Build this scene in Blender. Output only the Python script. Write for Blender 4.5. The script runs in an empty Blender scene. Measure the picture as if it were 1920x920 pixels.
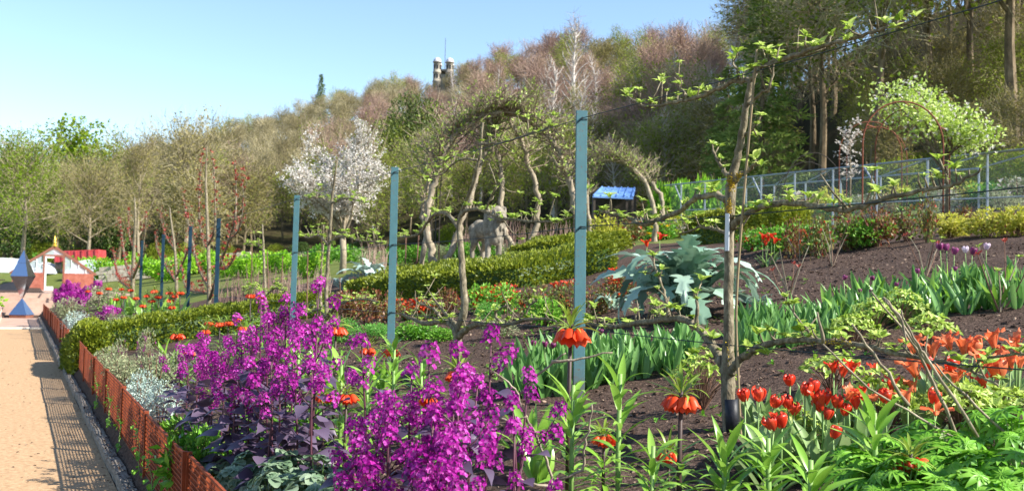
import bpy, math, random
import numpy as np
from mathutils import Vector, Matrix
R = math.radians
random.seed(7); rng = np.random.default_rng(7)
scn = bpy.context.scene
COL = scn.collection

# ---------------------------------------------------------------- camera
CAM = np.array([0.0, 0.0, 1.6]); FPX = 1900.0
YAW, PITCH, ROLL = R(25.9), R(2.4), R(1.2)
FWD = np.array([math.sin(YAW)*math.cos(PITCH), math.cos(YAW)*math.cos(PITCH), math.sin(PITCH)])
_r0 = np.array([math.cos(YAW), -math.sin(YAW), 0.0]); _u0 = np.cross(_r0, FWD)
RIGHT = _r0*math.cos(ROLL) + _u0*math.sin(ROLL)
UP = _u0*math.cos(ROLL) - _r0*math.sin(ROLL)
cd = bpy.data.cameras.new('camera'); cam = bpy.data.objects.new('camera', cd); COL.objects.link(cam)
cd.sensor_width = 36; cd.lens = 36*FPX/1920; cd.clip_start = .05; cd.clip_end = 6000
cam.matrix_world = Matrix(((RIGHT[0], UP[0], -FWD[0], CAM[0]), (RIGHT[1], UP[1], -FWD[1], CAM[1]), (RIGHT[2], UP[2], -FWD[2], CAM[2]), (0, 0, 0, 1)))
cd.dof.use_dof = True; cd.dof.focus_distance = 5.6; cd.dof.aperture_fstop = 5.0
scn.camera = cam

# ---------------------------------------------------------------- sky and sun
SUN_ELEV = R(38)
_b = R(20)
sd = _r0*math.cos(_b) - np.array([math.sin(YAW), math.cos(YAW), 0])*math.sin(_b)      # horizontal direction towards the sun
SUN = np.array([sd[0]*math.cos(SUN_ELEV), sd[1]*math.cos(SUN_ELEV), math.sin(SUN_ELEV)])
w = bpy.data.worlds.new('World'); scn.world = w; w.use_nodes = True
nt = w.node_tree; nt.nodes.clear()
sky = nt.nodes.new('ShaderNodeTexSky'); sky.sky_type = 'NISHITA'; sky.sun_disc = False
sky.sun_elevation = SUN_ELEV; sky.sun_rotation = math.atan2(sd[0], sd[1])
sky.altitude = 100; sky.air_density = 1.0; sky.dust_density = 0.1; sky.ozone_density = 2.2
bg = nt.nodes.new('ShaderNodeBackground'); bg.inputs[1].default_value = 0.105
wo = nt.nodes.new('ShaderNodeOutputWorld')
nt.links.new(sky.outputs[0], bg.inputs[0]); nt.links.new(bg.outputs[0], wo.inputs[0])
sl = bpy.data.lights.new('sun', 'SUN'); sl.energy = 4.9; sl.angle = R(.5); sl.color = (1, .95, .87)
so = bpy.data.objects.new('sun', sl); COL.objects.link(so)
so.rotation_euler = Vector(-SUN).to_track_quat('-Z', 'Y').to_euler(); so.location = (20, -10, 40)
scn.view_settings.view_transform = 'Standard'; scn.view_settings.look = 'None'
scn.view_settings.exposure = 1.3; scn.view_settings.gamma = 1
scn.cycles.max_bounces = 6; scn.cycles.diffuse_bounces = 3; scn.cycles.transparent_max_bounces = 8
scn.cycles.use_denoising = True

# ---------------------------------------------------------------- pixel -> place
def ray(px, py):
    return FWD + RIGHT*((px-960)/FPX) + UP*((460-py)/FPX)
def atd(px, py, d):
    return CAM + ray(px, py)*d
def onX(px, py, X):
    v = ray(px, py); return CAM + v*((X-CAM[0])/v[0])
def depth(p):
    return float(np.dot(np.asarray(p)-CAM, FWD))
def sstep(a, b, x):
    t = min(1, max(0, (x-a)/(b-a))); return t*t*(3-2*t)
# woodland foot and ridge by bearing from the garden: bearing deg, foot r, foot z, ridge r, ridge z
_HB = [(-180, 150, 1, 500, 6), (-30, 150, 1, 480, 8), (-12, 130, 1.5, 420, 12), (-1, 105, 2.6, 380, 20), (7, 108, 2.6, 360, 36), (11, 120, 3.2, 350, 45), (16, 125, 4, 345, 57), (22, 105, 5, 310, 58),
       (28.5, 92, 5.2, 230, 49), (34, 92, 5.4, 210, 44), (38, 80, 5.4, 190, 37), (41, 62, 5.4, 150, 30), (46, 52, 5.4, 130, 33), (55, 48, 5.6, 120, 36), (80, 46, 6, 115, 36), (120, 60, 8, 150, 30), (160, 120, 3, 300, 10), (180, 150, 1, 500, 6)]
_HB = np.array(_HB, float)
def hill_at(az):
    return [float(np.interp(az, _HB[:, 0], _HB[:, k])) for k in (1, 2, 3, 4)]
def gz(X, Y):
    if X < .78: z = 0.0
    elif X < 1.02: z = .34*(X-.78)/.24
    elif X < 4: z = .34 + .155*(X-1.02)
    elif X < 12: z = .80 + .2*(X-4)
    else: z = 2.4 + .115*(X-12)
    z = min(z, 4.5 + .03*(X-30) if X > 30 else z)
    if X < 1.1: z = max(z, .95*sstep(44.5, 50, Y))
    return z
def terrain(X, Y):
    r = math.hypot(X, Y); az = math.degrees(math.atan2(X, Y))
    rf, zf, rr, zr = hill_at(az)
    g = gz(X, Y)
    if r <= rf:
        t = sstep(.5, 1, r/rf); z = g*(1-t) + zf*t
    elif r <= rr:
        t = (r-rf)/(rr-rf); z = zf + (zr-zf)*(.75*t + .25*t*t*(3-2*t))
        z += 1.2*math.sin(X*.05)*math.sin(Y*.043+1)*min(1, t*6)
    else:
        z = zr - 25*sstep(rr, rr*2.2, r)
    if X > 1.05 and r < 40: z += .018*math.sin(X*3.1+Y*1.7) + .012*math.sin(X*7.3-Y*5.1)
    return z
def gnd(px, py, far=900):
    v = ray(px, py); t, dt = 1.0, .05
    while t < far:
        p = CAM + v*t
        if p[2] <= terrain(p[0], p[1]): return np.array([p[0], p[1], terrain(p[0], p[1])])
        dt = max(.03, t*.006); t += dt
    p = CAM + v*far; return np.array([p[0], p[1], terrain(p[0], p[1])])
def under(px, d, py=500):
    p = atd(px, py, d); return np.array([p[0], p[1], terrain(p[0], p[1])])

# ---------------------------------------------------------------- mesh building
class MB:
    def __init__(s): s.V = []; s.Q = []; s.T = []; s.n = 0
    def add(s, V, Q=None, T=None):
        V = np.asarray(V, float).reshape(-1, 3); s.V.append(V)
        if Q is not None and len(Q): s.Q.append(np.asarray(Q, int).reshape(-1, 4)+s.n)
        if T is not None and len(T): s.T.append(np.asarray(T, int).reshape(-1, 3)+s.n)
        s.n += len(V); return s
    def inst(s, tpl, M):
        V, Q, T = tpl; k = len(M)
        if k == 0: return s
        Vh = np.einsum('kij,vj->kvi', M[:, :3, :3], V) + M[:, None, :3, 3]
        off = (np.arange(k)*len(V))[:, None, None]
        s.add(Vh.reshape(-1, 3), (Q[None]+off).reshape(-1, 4) if len(Q) else None, (T[None]+off).reshape(-1, 3) if len(T) else None)
        return s
    def tube(s, pts, rad, seg=6):
        P = np.asarray(pts, float); n = len(P); rad = np.broadcast_to(np.asarray(rad, float), (n,))
        tan = np.gradient(P, axis=0); tan /= np.linalg.norm(tan, axis=1)[:, None]+1e-9
        ref = np.array([0, 0, 1.0]) if abs(tan[0][2]) < .9 else np.array([1.0, 0, 0])
        u = np.cross(ref, tan[0]); u /= np.linalg.norm(u)
        a = np.linspace(0, 2*math.pi, seg, endpoint=False); rings = []
        for i in range(n):
            u = u - tan[i]*np.dot(u, tan[i]); u /= np.linalg.norm(u)+1e-9; v = np.cross(tan[i], u)
            rings.append(P[i]+rad[i]*(np.cos(a)[:, None]*u+np.sin(a)[:, None]*v))
        V = np.concatenate(rings+[P[:1], P[-1:]])
        i, j = np.meshgrid(np.arange(n-1), np.arange(seg), indexing='ij'); i = i.ravel(); j = j.ravel(); j2 = (j+1) % seg
        Q = np.stack([i*seg+j, i*seg+j2, (i+1)*seg+j2, (i+1)*seg+j], 1)
        j = np.arange(seg); j2 = (j+1) % seg
        T = np.concatenate([np.stack([j2, j, np.full(seg, n*seg)], 1), np.stack([(n-1)*seg+j, (n-1)*seg+j2, np.full(seg, n*seg+1)], 1)])
        return s.add(V, Q, T)
    def box(s, c, size, M=None):
        hx, hy, hz = np.asarray(size)/2.
        V = np.array([[x, y, z] for x in (-hx, hx) for y in (-hy, hy) for z in (-hz, hz)])
        if M is not None: V = V @ np.asarray(M).T
        return s.add(V+np.asarray(c), [[0, 1, 3, 2], [4, 6, 7, 5], [0, 4, 5, 1], [2, 3, 7, 6], [0, 2, 6, 4], [1, 5, 7, 3]])
    def bar(s, a, b, wd, th=None, up=(0, 0, 1)):
        a = np.asarray(a, float); b = np.asarray(b, float); th = th or wd
        y = b-a; L = np.linalg.norm(y); y = y/L; x = np.cross(y, up)
        if np.linalg.norm(x) < 1e-3: x = np.array([1., 0, 0])
        x /= np.linalg.norm(x); z = np.cross(x, y)
        return s.box((a+b)/2, (wd, L, th), np.stack([x, y, z], 1))
    def lathe(s, prof, seg=16, c=(0, 0, 0)):
        a = np.linspace(0, 2*math.pi, seg, endpoint=False); n = len(prof)
        V = np.array([[r*math.cos(t), r*math.sin(t), z] for r, z in prof for t in a])+np.asarray(c)
        Q = [[i*seg+j, i*seg+(j+1) % seg, (i+1)*seg+(j+1) % seg, (i+1)*seg+j] for i in range(n-1) for j in range(seg)]
        return s.add(V, Q)
    def mesh(s, name, mat, smooth=False):
        me = bpy.data.meshes.new(name)
        V = np.concatenate(s.V) if s.V else np.zeros((0, 3))
        Q = np.concatenate(s.Q) if s.Q else np.zeros((0, 4), int); T = np.concatenate(s.T) if s.T else np.zeros((0, 3), int)
        me.vertices.add(len(V)); me.vertices.foreach_set('co', V.ravel())
        nl = Q.size+T.size; me.loops.add(nl); me.loops.foreach_set('vertex_index', np.concatenate([Q.ravel(), T.ravel()]).astype(np.int32))
        nf = len(Q)+len(T); me.polygons.add(nf)
        me.polygons.foreach_set('loop_start', np.concatenate([np.arange(len(Q))*4, len(Q)*4+np.arange(len(T))*3]).astype(np.int32))
        me.polygons.foreach_set('use_smooth', np.full(nf, bool(smooth)))
        me.update(calc_edges=True); me.validate()
        me.materials.append(M[mat] if isinstance(mat, str) else mat)
        return me
    def build(s, name, mat, parent=None, smooth=False, loc=None, kind=None):
        return link(name, s.mesh(name, mat, smooth), parent, loc, kind)
def link(name, me, parent=None, loc=None, kind=None, rz=0, sc=1):
    o = bpy.data.objects.new(name, me); COL.objects.link(o); o.parent = parent
    if loc is not None: o.location = loc
    if rz: o.rotation_euler = (0, 0, rz)
    if sc != 1: o.scale = (sc, sc, sc) if np.isscalar(sc) else sc
    if kind: o['kind'] = kind
    return o
def thing(name, label, cat, loc=(0, 0, 0), rz=0, group=None, sc=1):
    o = link(name, None, None, loc, None, rz, sc); o.empty_display_size = .1
    return tag(o, label, cat, group)
def tag(o, label, cat, group=None):
    o['label'] = label; o['category'] = cat
    if group: o['group'] = group
    return o
_KIDS = {}
def reg_kids():
    _KIDS.clear()
    for o in bpy.data.objects:
        if o.parent: _KIDS.setdefault(o.parent.name, []).append(o)
def dup(root, loc, rz=0, sc=1, label=None, group=None):
    def cp(o, par):
        c = o.copy(); COL.objects.link(c); c.parent = par
        for k in _KIDS.get(o.name, []): cp(k, c)
        return c
    c = cp(root, None); c.location = loc; c.rotation_euler = (0, 0, rz); c.scale = (sc, sc, sc) if np.isscalar(sc) else sc
    if label: c['label'] = label
    if group: c['group'] = group
    return c
def purge(roots):
    for r in roots:
        for o in [r]+list(r.children_recursive): bpy.data.objects.remove(o, do_unlink=True)

def nrm(v): return v/(np.linalg.norm(v, axis=-1, keepdims=True)+1e-9)
def frames(pos, d, sc=1.0, roll=0.0, up=(0, 0, 1)):
    """leaf matrices: local +Y along d, local +Z as near 'up' as can be, then rolled"""
    pos = np.atleast_2d(pos); d = nrm(np.atleast_2d(np.asarray(d, float))); k = len(pos)
    up = np.broadcast_to(np.asarray(up, float), (k, 3))
    x = np.cross(d, up+1e-4*np.array([1, .3, 0])); x = nrm(x); z = np.cross(x, d)
    roll = np.broadcast_to(roll, (k,))[:, None]; x2 = x*np.cos(roll)+z*np.sin(roll); z2 = z*np.cos(roll)-x*np.sin(roll)
    m = np.zeros((k, 4, 4)); s_ = np.broadcast_to(sc, (k,))[:, None]
    m[:, :3, 0] = x2*s_; m[:, :3, 1] = d*s_; m[:, :3, 2] = z2*s_; m[:, :3, 3] = pos; m[:, 3, 3] = 1
    return m
def mat4(m): return Matrix([list(r) for r in m])
E = np.zeros((0, 4), int); E3 = np.zeros((0, 3), int)
def leafT(n=4, L=1., W=.2, prof=None, fold=.25, droop=.6, jag=None):
    prof = prof or (lambda t: math.sin(math.pi*min(1, .06+.94*t)**.8)); V = []; y = z = 0; a = 0
    for i in range(n+1):
        t = i/n
        if i: a = -droop*(t-.5/n); y += L/n*math.cos(a); z += L/n*math.sin(a)
        wd = W/2*max(.02, prof(t))
        if jag and i % 2: wd *= jag
        V += [(-wd, y, z+fold*wd), (0, y, z), (wd, y, z+fold*wd)]
    Q = []
    for i in range(n): b = i*3; Q += [[b, b+1, b+4, b+3], [b+1, b+2, b+5, b+4]]
    return np.array(V), np.array(Q), E3
def diamond(L=1., W=.5, fold=.15, back=.45):
    return np.array([(0, 0, 0), (W/2, L*back, fold*W), (0, L, -.05*L), (-W/2, L*back, fold*W)]), E, np.array([[0, 1, 2], [0, 2, 3]])
def stripT(L=1., W=.03):
    return np.array([(-W/2, 0, 0), (W/2, 0, 0), (W*.15, L, 0), (-W*.15, L, 0)]), np.array([[0, 1, 2, 3]]), E3
def twigT(L=1., W=.03):   # three-sided twig
    V = []
    for k in range(3): V.append((W/2*math.cos(k*2.094), 0, W/2*math.sin(k*2.094)))
    return np.array(V+[(0, L, 0)]), E, np.array([[0, 1, 3], [1, 2, 3], [2, 0, 3]])
def rdir(k, up=0., spread=1.):
    v = rng.normal(size=(k, 3)); v = nrm(v)*spread; v[:, 2] += up; return nrm(v)
def curve_pts(P, n=5):
    """Catmull-Rom through P"""
    P = np.asarray(P, float); Q = np.concatenate([2*P[:1]-P[1:2], P, 2*P[-1:]-P[-2:-1]]); out = []
    for i in range(1, len(Q)-2):
        for t in np.linspace(0, 1, n, endpoint=False):
            out.append(.5*(2*Q[i]+(Q[i+1]-Q[i-1])*t+(2*Q[i-1]-5*Q[i]+4*Q[i+1]-Q[i+2])*t*t+(3*Q[i]-Q[i-1]-3*Q[i+1]+Q[i+2])*t**3))
    out.append(P[-1]); return np.array(out)

# ---------------------------------------------------------------- materials
M = {}
def lin(c):
    return tuple(((x/255)/12.92 if x/255 <= .04045 else ((x/255+.055)/1.055)**2.4) for x in c)+(1,)
def newmat(name):
    m = bpy.data.materials.new(name); m.use_nodes = True; t = m.node_tree; M[name] = m
    return m, t, t.nodes['Principled BSDF']
def ramp(t, cols, fac):
    r = t.nodes.new('ShaderNodeValToRGB'); e = r.color_ramp.elements
    while len(e) < len(cols): e.new(.5)
    for i, (p, c) in enumerate(cols): e[i].position = p; e[i].color = c if len(c) == 4 else tuple(c)+(1,)
    t.links.new(fac, r.inputs[0]); return r.outputs[0]
def noise(t, scale, detail=4, rough=.6, coord='Object', vec=None):
    tc = t.nodes.new('ShaderNodeTexCoord'); n = t.nodes.new('ShaderNodeTexNoise'); n.inputs['Scale'].default_value = scale
    n.inputs['Detail'].default_value = detail; n.inputs['Roughness'].default_value = rough
    src = tc.outputs[coord]
    if vec:
        mp = t.nodes.new('ShaderNodeMapping'); mp.inputs['Scale'].default_value = vec; t.links.new(src, mp.inputs[0]); src = mp.outputs[0]
    t.links.new(src, n.inputs['Vector']); return n.outputs[0]
def bump(t, p, h, strength=.4, dist=.02):
    b = t.nodes.new('ShaderNodeBump'); b.inputs['Strength'].default_value = strength; b.inputs['Distance'].default_value = dist
    t.links.new(h, b.inputs['Height']); t.links.new(b.outputs[0], p.inputs['Normal'])
def surf(name, cols, scale=8, rough=.8, bs=.3, bd=.01, spec=.3, metal=0, detail=5, vec=None, bscale=None, coord='Object'):
    m, t, p = newmat(name); n = noise(t, scale, detail, .65, coord, vec)
    k = len(cols); c = ramp(t, [(.3+.4*i/max(1, k-1), lin(x)) for i, x in enumerate(cols)], n)
    t.links.new(c, p.inputs['Base Color']); p.inputs['Roughness'].default_value = rough; p.inputs['Specular IOR Level'].default_value = spec; p.inputs['Metallic'].default_value = metal
    if bs: bump(t, p, noise(t, bscale or scale*3, 4, .6, coord, vec), bs, bd)
    return m
def leaf(name, cols, rough=.5, trans=.35, spec=.4, obj=.35):
    """foliage: colour varies leaf by leaf (and a little plant by plant), light shines through"""
    m, t, p = newmat(name); g = t.nodes.new('ShaderNodeNewGeometry'); oi = t.nodes.new('ShaderNodeObjectInfo')
    mx = t.nodes.new('ShaderNodeMix'); mx.data_type = 'FLOAT'; mx.inputs[0].default_value = obj
    t.links.new(g.outputs['Random Per Island'], mx.inputs[2]); t.links.new(oi.outputs['Random'], mx.inputs[3])
    k = len(cols); c = ramp(t, [(.12+.76*i/max(1, k-1), lin(x)) for i, x in enumerate(cols)], mx.outputs[0])
    t.links.new(c, p.inputs['Base Color']); p.inputs['Roughness'].default_value = rough; p.inputs['Specular IOR Level'].default_value = spec
    tr = t.nodes.new('ShaderNodeBsdfTranslucent'); t.links.new(c, tr.inputs[0])
    ms = t.nodes.new('ShaderNodeMixShader'); ms.inputs[0].default_value = trans
    t.links.new(p.outputs[0], ms.inputs[1]); t.links.new(tr.outputs[0], ms.inputs[2])
    t.links.new(ms.outputs[0], t.nodes['Material Output'].inputs[0]); return m
surf('soil', [(46, 37, 32), (78, 63, 55), (108, 90, 79)], 30, .95, .9, .03, .1, bscale=45)
surf('sand', [(148, 119, 88), (169, 139, 106), (186, 156, 122)], 22, .95, .5, .004, .1, bscale=180)
surf('paving', [(150, 124, 110), (166, 140, 124), (178, 154, 138)], 2, .9, .3, .005, .2, bscale=60)
surf('stone', [(150, 140, 124), (178, 168, 150), (200, 190, 172)], 6, .9, .5, .02)
surf('pale_stone', [(188, 180, 164), (206, 198, 182), (222, 214, 200)], 6, .85, .4, .02)
surf('lion_stone', [(92, 86, 74), (126, 118, 104), (158, 150, 134)], 9, .85, .5, .02)
surf('wood_edge', [(96, 88, 78), (128, 118, 106), (154, 144, 132)], 9, .9, .5, .01, vec=(6, .6, 6))
surf('rust', [(84, 36, 18), (124, 56, 27), (154, 76, 40)], 5, .8, .4, .004, .3, .1)
surf('rust_dark', [(88, 50, 36), (118, 66, 46), (136, 82, 60)], 9, .75, .3, .004, .3, .2)
def painted_post():
    """paint with small rust chips, and soil splashed up from the ground"""
    m, t, p = newmat('teal'); c1 = ramp(t, [(.3, lin((60, 100, 107))), (.7, lin((70, 111, 116)))], noise(t, 7, 4)); mx = t.nodes.new('ShaderNodeMix'); mx.data_type = 'RGBA'
    t.links.new(ramp(t, [(.64, (0, 0, 0)), (.68, (1, 1, 1))], noise(t, 55, 3)), mx.inputs[0]); t.links.new(c1, mx.inputs[6]); mx.inputs[7].default_value = lin((92, 74, 58))
    tc = t.nodes.new('ShaderNodeTexCoord'); sp = t.nodes.new('ShaderNodeSeparateXYZ'); t.links.new(tc.outputs['Object'], sp.inputs[0]); ad = t.nodes.new('ShaderNodeMath'); ad.operation = 'MULTIPLY_ADD'; t.links.new(noise(t, 22, 5), ad.inputs[0]); ad.inputs[1].default_value = -.5; t.links.new(sp.outputs[2], ad.inputs[2])
    m2 = t.nodes.new('ShaderNodeMix'); m2.data_type = 'RGBA'; t.links.new(ramp(t, [(.1, (.7, .7, .7)), (.32, (0, 0, 0))], ad.outputs[0]), m2.inputs[0]); t.links.new(mx.outputs[2], m2.inputs[6]); m2.inputs[7].default_value = lin((92, 78, 66))
    t.links.new(m2.outputs[2], p.inputs['Base Color']); p.inputs['Roughness'].default_value = .62; bump(t, p, noise(t, 60, 3), .15, .003)
painted_post()
surf('navy', [(20, 46, 60), (26, 54, 70), (32, 62, 78)], 4, .5, .1, .003)
surf('wire', [(50, 60, 62), (66, 76, 78)], 10, .45, 0, 0, .5, .6)
surf('dark_metal', [(46, 40, 36), (66, 58, 50)], 10, .6, 0, 0, .4, .3)
surf('galv', [(136, 144, 150), (156, 164, 170), (172, 180, 186)], 6, .45, .1, .003, .5, .5)
surf('bark_apple', [(72, 66, 52), (116, 106, 86), (158, 148, 124)], 30, .85, .9, .012, .2, vec=(1, 1, .4), bscale=60)
surf('bark_pale', [(104, 94, 78), (140, 128, 108), (172, 160, 138)], 16, .85, .6, .01, .2, vec=(1, 1, .4), bscale=50)
surf('bark_brown', [(76, 66, 52), (112, 98, 78), (144, 128, 104)], 4, .9, .6, .05, .1, vec=(1, 1, .3))
surf('bark_far', [(84, 76, 58), (118, 106, 84), (150, 138, 112)], 3, .9, .4, .05, .1, vec=(1, 1, .3))
surf('birch_bark', [(150, 140, 130), (206, 200, 192), (224, 220, 212)], 5, .7, .2, .02, vec=(1, 1, 4))
surf('lichen', [(150, 132, 40), (190, 160, 50), (206, 180, 80)], 50, .95, .8, .006, .1)
surf('bamboo', [(112, 98, 72), (140, 122, 92), (160, 142, 110)], 10, .6, .2, .003, vec=(1, 1, .2))
surf('stake', [(80, 58, 48), (116, 86, 70), (130, 100, 84)], 14, .85, .3, .004, vec=(1, 1, .2))
surf('brick_red', [(128, 72, 58), (148, 86, 70), (160, 102, 86)], 5, .9, .3, .01)
surf('red_paint', [(150, 48, 52), (168, 60, 64), (178, 76, 78)], 2, .55, .1, .01)
surf('brown_frame', [(110, 70, 56), (134, 88, 70)], 6, .7, .1, .005)
surf('white_paint', [(214, 214, 210), (228, 228, 224)], 6, .6, .05, .004)
surf('white_tape', [(196, 200, 204), (216, 218, 222)], 20, .5, .1, .002)
surf('black_rubber', [(22, 24, 30), (36, 38, 46)], 20, .5, .3, .004)
surf('gold', [(206, 170, 60), (220, 190, 90)], 6, .4, 0, 0, .5, .6)
surf('blue_roof', [(88, 126, 186), (110, 150, 206), (134, 172, 222)], 2, .5, .2, .01, .4)
surf('timber_dark', [(60, 52, 46), (86, 76, 66)], 8, .85, .3, .01)
surf('litter', [(42, 38, 24), (60, 54, 34), (66, 68, 36)], .35, .95, .3, .1, .1)
surf('tower_stone', [(128, 120, 108), (152, 144, 130), (168, 160, 146)], 1.2, .9, .3, .05)
surf('lead_dome', [(176, 176, 186), (198, 198, 206)], 2, .5, .1, .02)
surf('moss_grass', [(72, 84, 38), (94, 104, 48), (112, 116, 62)], 2.5, .9, .4, .03, .1)
def steel(name, col, rough):
    m, t, p = newmat(name); p.inputs['Base Color'].default_value = lin(col); p.inputs['Metallic'].default_value = 1; p.inputs['Roughness'].default_value = rough
steel('mirror_steel', (206, 214, 228), .16)
def glass(name, col, alpha):
    m, t, p = newmat(name); p.inputs['Base Color'].default_value = lin(col); p.inputs['Roughness'].default_value = .15
    tr = t.nodes.new('ShaderNodeBsdfTransparent'); ms = t.nodes.new('ShaderNodeMixShader'); ms.inputs[0].default_value = alpha
    t.links.new(tr.outputs[0], ms.inputs[1]); t.links.new(p.outputs[0], ms.inputs[2]); t.links.new(ms.outputs[0], t.nodes['Material Output'].inputs[0])
glass('pane_glass', (200, 212, 222), .45); glass('netting', (170, 178, 176), .16); glass('poly_film', (214, 222, 236), .85)
# foliage colours
leaf('lf_apple', [(122, 150, 44), (168, 194, 78), (206, 222, 130)], .45, .4)
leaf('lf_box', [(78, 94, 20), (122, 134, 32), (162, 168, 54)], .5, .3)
leaf('lf_crown', [(92, 140, 44), (128, 172, 60), (160, 196, 92)], .28, .35, .6)
leaf('lf_tuft', [(96, 122, 40), (130, 156, 56), (160, 178, 82)], .35, .35, .5)
leaf('lf_tulip', [(64, 108, 50), (100, 146, 72), (136, 174, 104)], .38, .3, .5)
leaf('lf_tulip2', [(94, 128, 74), (130, 160, 96), (172, 188, 136)], .38, .3, .5)
leaf('lf_lupin', [(82, 140, 34), (116, 172, 46), (146, 196, 76)], .45, .35)
leaf('lf_silver', [(128, 152, 142), (162, 184, 172), (196, 212, 202)], .5, .15)
leaf('lf_cardoon', [(86, 120, 90), (128, 160, 134), (192, 208, 196)], .42, .2, .5)
leaf('lf_purple', [(48, 36, 50), (74, 60, 80), (116, 100, 122)], .4, .2, .5)
leaf('lf_aquil', [(74, 98, 72), (100, 126, 94), (138, 156, 128)], .5, .25)
leaf('lf_grey', [(108, 122, 84), (140, 150, 108), (176, 178, 140)], .6, .3)
leaf('lf_green', [(70, 122, 28), (104, 160, 42), (144, 190, 72)], .45, .35)
leaf('lf_bright', [(98, 150, 22), (132, 184, 36), (170, 208, 66)], .45, .4)
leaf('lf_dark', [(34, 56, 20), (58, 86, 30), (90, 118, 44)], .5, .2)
leaf('lf_rose', [(112, 52, 38), (128, 84, 46), (116, 118, 52), (104, 138, 58)], .45, .3)
leaf('lf_yellow', [(150, 156, 40), (180, 180, 62), (206, 200, 100)], .5, .4)
leaf('lf_fern', [(70, 130, 44), (96, 160, 60), (126, 184, 84)], .5, .4)
leaf('pt_magenta', [(100, 10, 98), (146, 18, 128), (168, 32, 146), (204, 96, 186)], .5, .35, .2)
leaf('pt_orange', [(196, 50, 22), (222, 72, 34), (234, 104, 58)], .4, .3, .3)
leaf('pt_red', [(194, 38, 20), (216, 62, 36), (228, 94, 60)], .35, .35, .4)
leaf('pt_coral', [(218, 84, 40), (230, 118, 72), (238, 156, 112)], .4, .4, .3)
leaf('pt_white', [(200, 192, 182), (218, 212, 204), (228, 224, 218)], .6, .35, .2)
leaf('pt_purple', [(92, 26, 66), (120, 40, 90), (150, 70, 120)], .4, .3)
leaf('pt_lilac', [(196, 176, 196), (222, 210, 220), (150, 70, 120)], .4, .3)
leaf('pt_yellow', [(226, 170, 20), (238, 196, 40)], .5, .4)
leaf('pt_pink', [(206, 60, 100), (224, 96, 130)], .5, .4)
leaf('bd_lime', [(104, 132, 20), (130, 156, 28), (152, 174, 44)], .6, .4, .2, .5)
leaf('lf_ever', [(56, 74, 26), (88, 104, 34), (124, 132, 48)], .5, .25)
leaf('bud_red', [(130, 44, 40), (160, 64, 56), (180, 92, 76)], .5, .3)
leaf('tw_brown', [(120, 110, 84), (148, 138, 106), (176, 166, 134)], .9, .1, .1, .75)
leaf('tw_red', [(126, 102, 94), (152, 126, 114), (172, 148, 132)], .9, .1, .1, .75)
leaf('tw_apple', [(96, 84, 68), (140, 126, 104), (176, 162, 136)], .9, .05, .1)
leaf('bd_olive', [(118, 112, 62), (142, 134, 76), (164, 154, 94)], .7, .3, .1, .7)
leaf('bd_green', [(112, 130, 34), (138, 154, 46), (164, 174, 70)], .6, .4, .2, .5)
leaf('bd_brown', [(134, 108, 90), (150, 126, 100), (162, 142, 104)], .8, .25, .1, .7)
leaf('pine', [(62, 84, 44), (88, 112, 56), (116, 136, 72)], .6, .15, .2, .3)
leaf('larch', [(92, 112, 52), (120, 140, 66), (146, 162, 86)], .6, .3, .2, .3)
leaf('mulch', [(36, 28, 24), (64, 50, 42), (96, 78, 66), (150, 130, 112)], .95, 0, .1)
def stemmat(name, cols): surf(name, cols, 12, .55, .1, .002, .4)
stemmat('st_dark', [(50, 36, 34), (72, 54, 46)]); stemmat('st_purple', [(66, 34, 46), (92, 50, 62)]); stemmat('st_green', [(108, 140, 70), (132, 162, 90)])
# ================================================================ the setting
def geo(a, b, n): return list(np.geomspace(a, b, n))
xs = [-x for x in geo(3, 3500, 26)][::-1] + list(np.arange(-2.5, .7, .5)) + list(np.arange(.72, 1.2, .06)) + list(np.arange(1.25, 14, .16)) + list(np.arange(14, 60, 1.0)) + list(np.arange(60, 330, 6)) + geo(340, 3500, 14)
ys = [-y for y in geo(3, 3500, 20)][::-1] + list(np.arange(-2, 1, .5)) + list(np.arange(1, 24, .2)) + list(np.arange(24, 70, 1.0)) + list(np.arange(70, 420, 6)) + geo(430, 3500, 14)
nx, ny = len(xs), len(ys)
gv = np.array([(x, y, terrain(x, y)) for x in xs for y in ys])
i, j = np.meshgrid(np.arange(nx-1), np.arange(ny-1), indexing='ij'); i = i.ravel(); j = j.ravel()
b = MB(); b.add(gv, np.stack([i*ny+j, (i+1)*ny+j, (i+1)*ny+j+1, i*ny+j+1], 1))
ground = b.build('ground', 'soil', smooth=True, kind='structure')
for n_ in ('litter', 'moss_grass'): ground.data.materials.append(M[n_])
mi = []
for p in ground.data.polygons:
    c = p.center; r = math.hypot(c.x, c.y); rf = hill_at(math.degrees(math.atan2(c.x, c.y)))[0]
    mi.append(1 if r > rf*.97 else (2 if (r > 32 and c.x > 3.5) or c.x < -4 or r > 62 else 0))
ground.data.polygons.foreach_set('material_index', mi)

def sheet(name, x0, x1, y0, y1, z, mat, nx=2, ny=2, wob=0):
    X = np.linspace(x0, x1, nx); Y = np.linspace(y0, y1, ny); V = np.array([(x, y, z + (wob*math.sin(x*5+y*2.3)*math.sin(y*1.9) if wob else 0)) for x in X for y in Y])
    i, j = np.meshgrid(np.arange(nx-1), np.arange(ny-1), indexing='ij'); i = i.ravel(); j = j.ravel()
    bb = MB(); bb.add(V, np.stack([i*ny+j, (i+1)*ny+j, (i+1)*ny+j+1, i*ny+j+1], 1)); o = bb.build(name, mat, kind='structure'); return o
sheet('path', -3.8, .73, -3, 35.2, .008, 'sand')
sheet('pavement', -3.8, .78, 35.2, 44.6, .012, 'paving')
bb = MB(); bb.box((-1.4, 35.2, .02), (4.6, .22, .06)); bb.build('stone_threshold', 'pale_stone', kind='structure')
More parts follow.
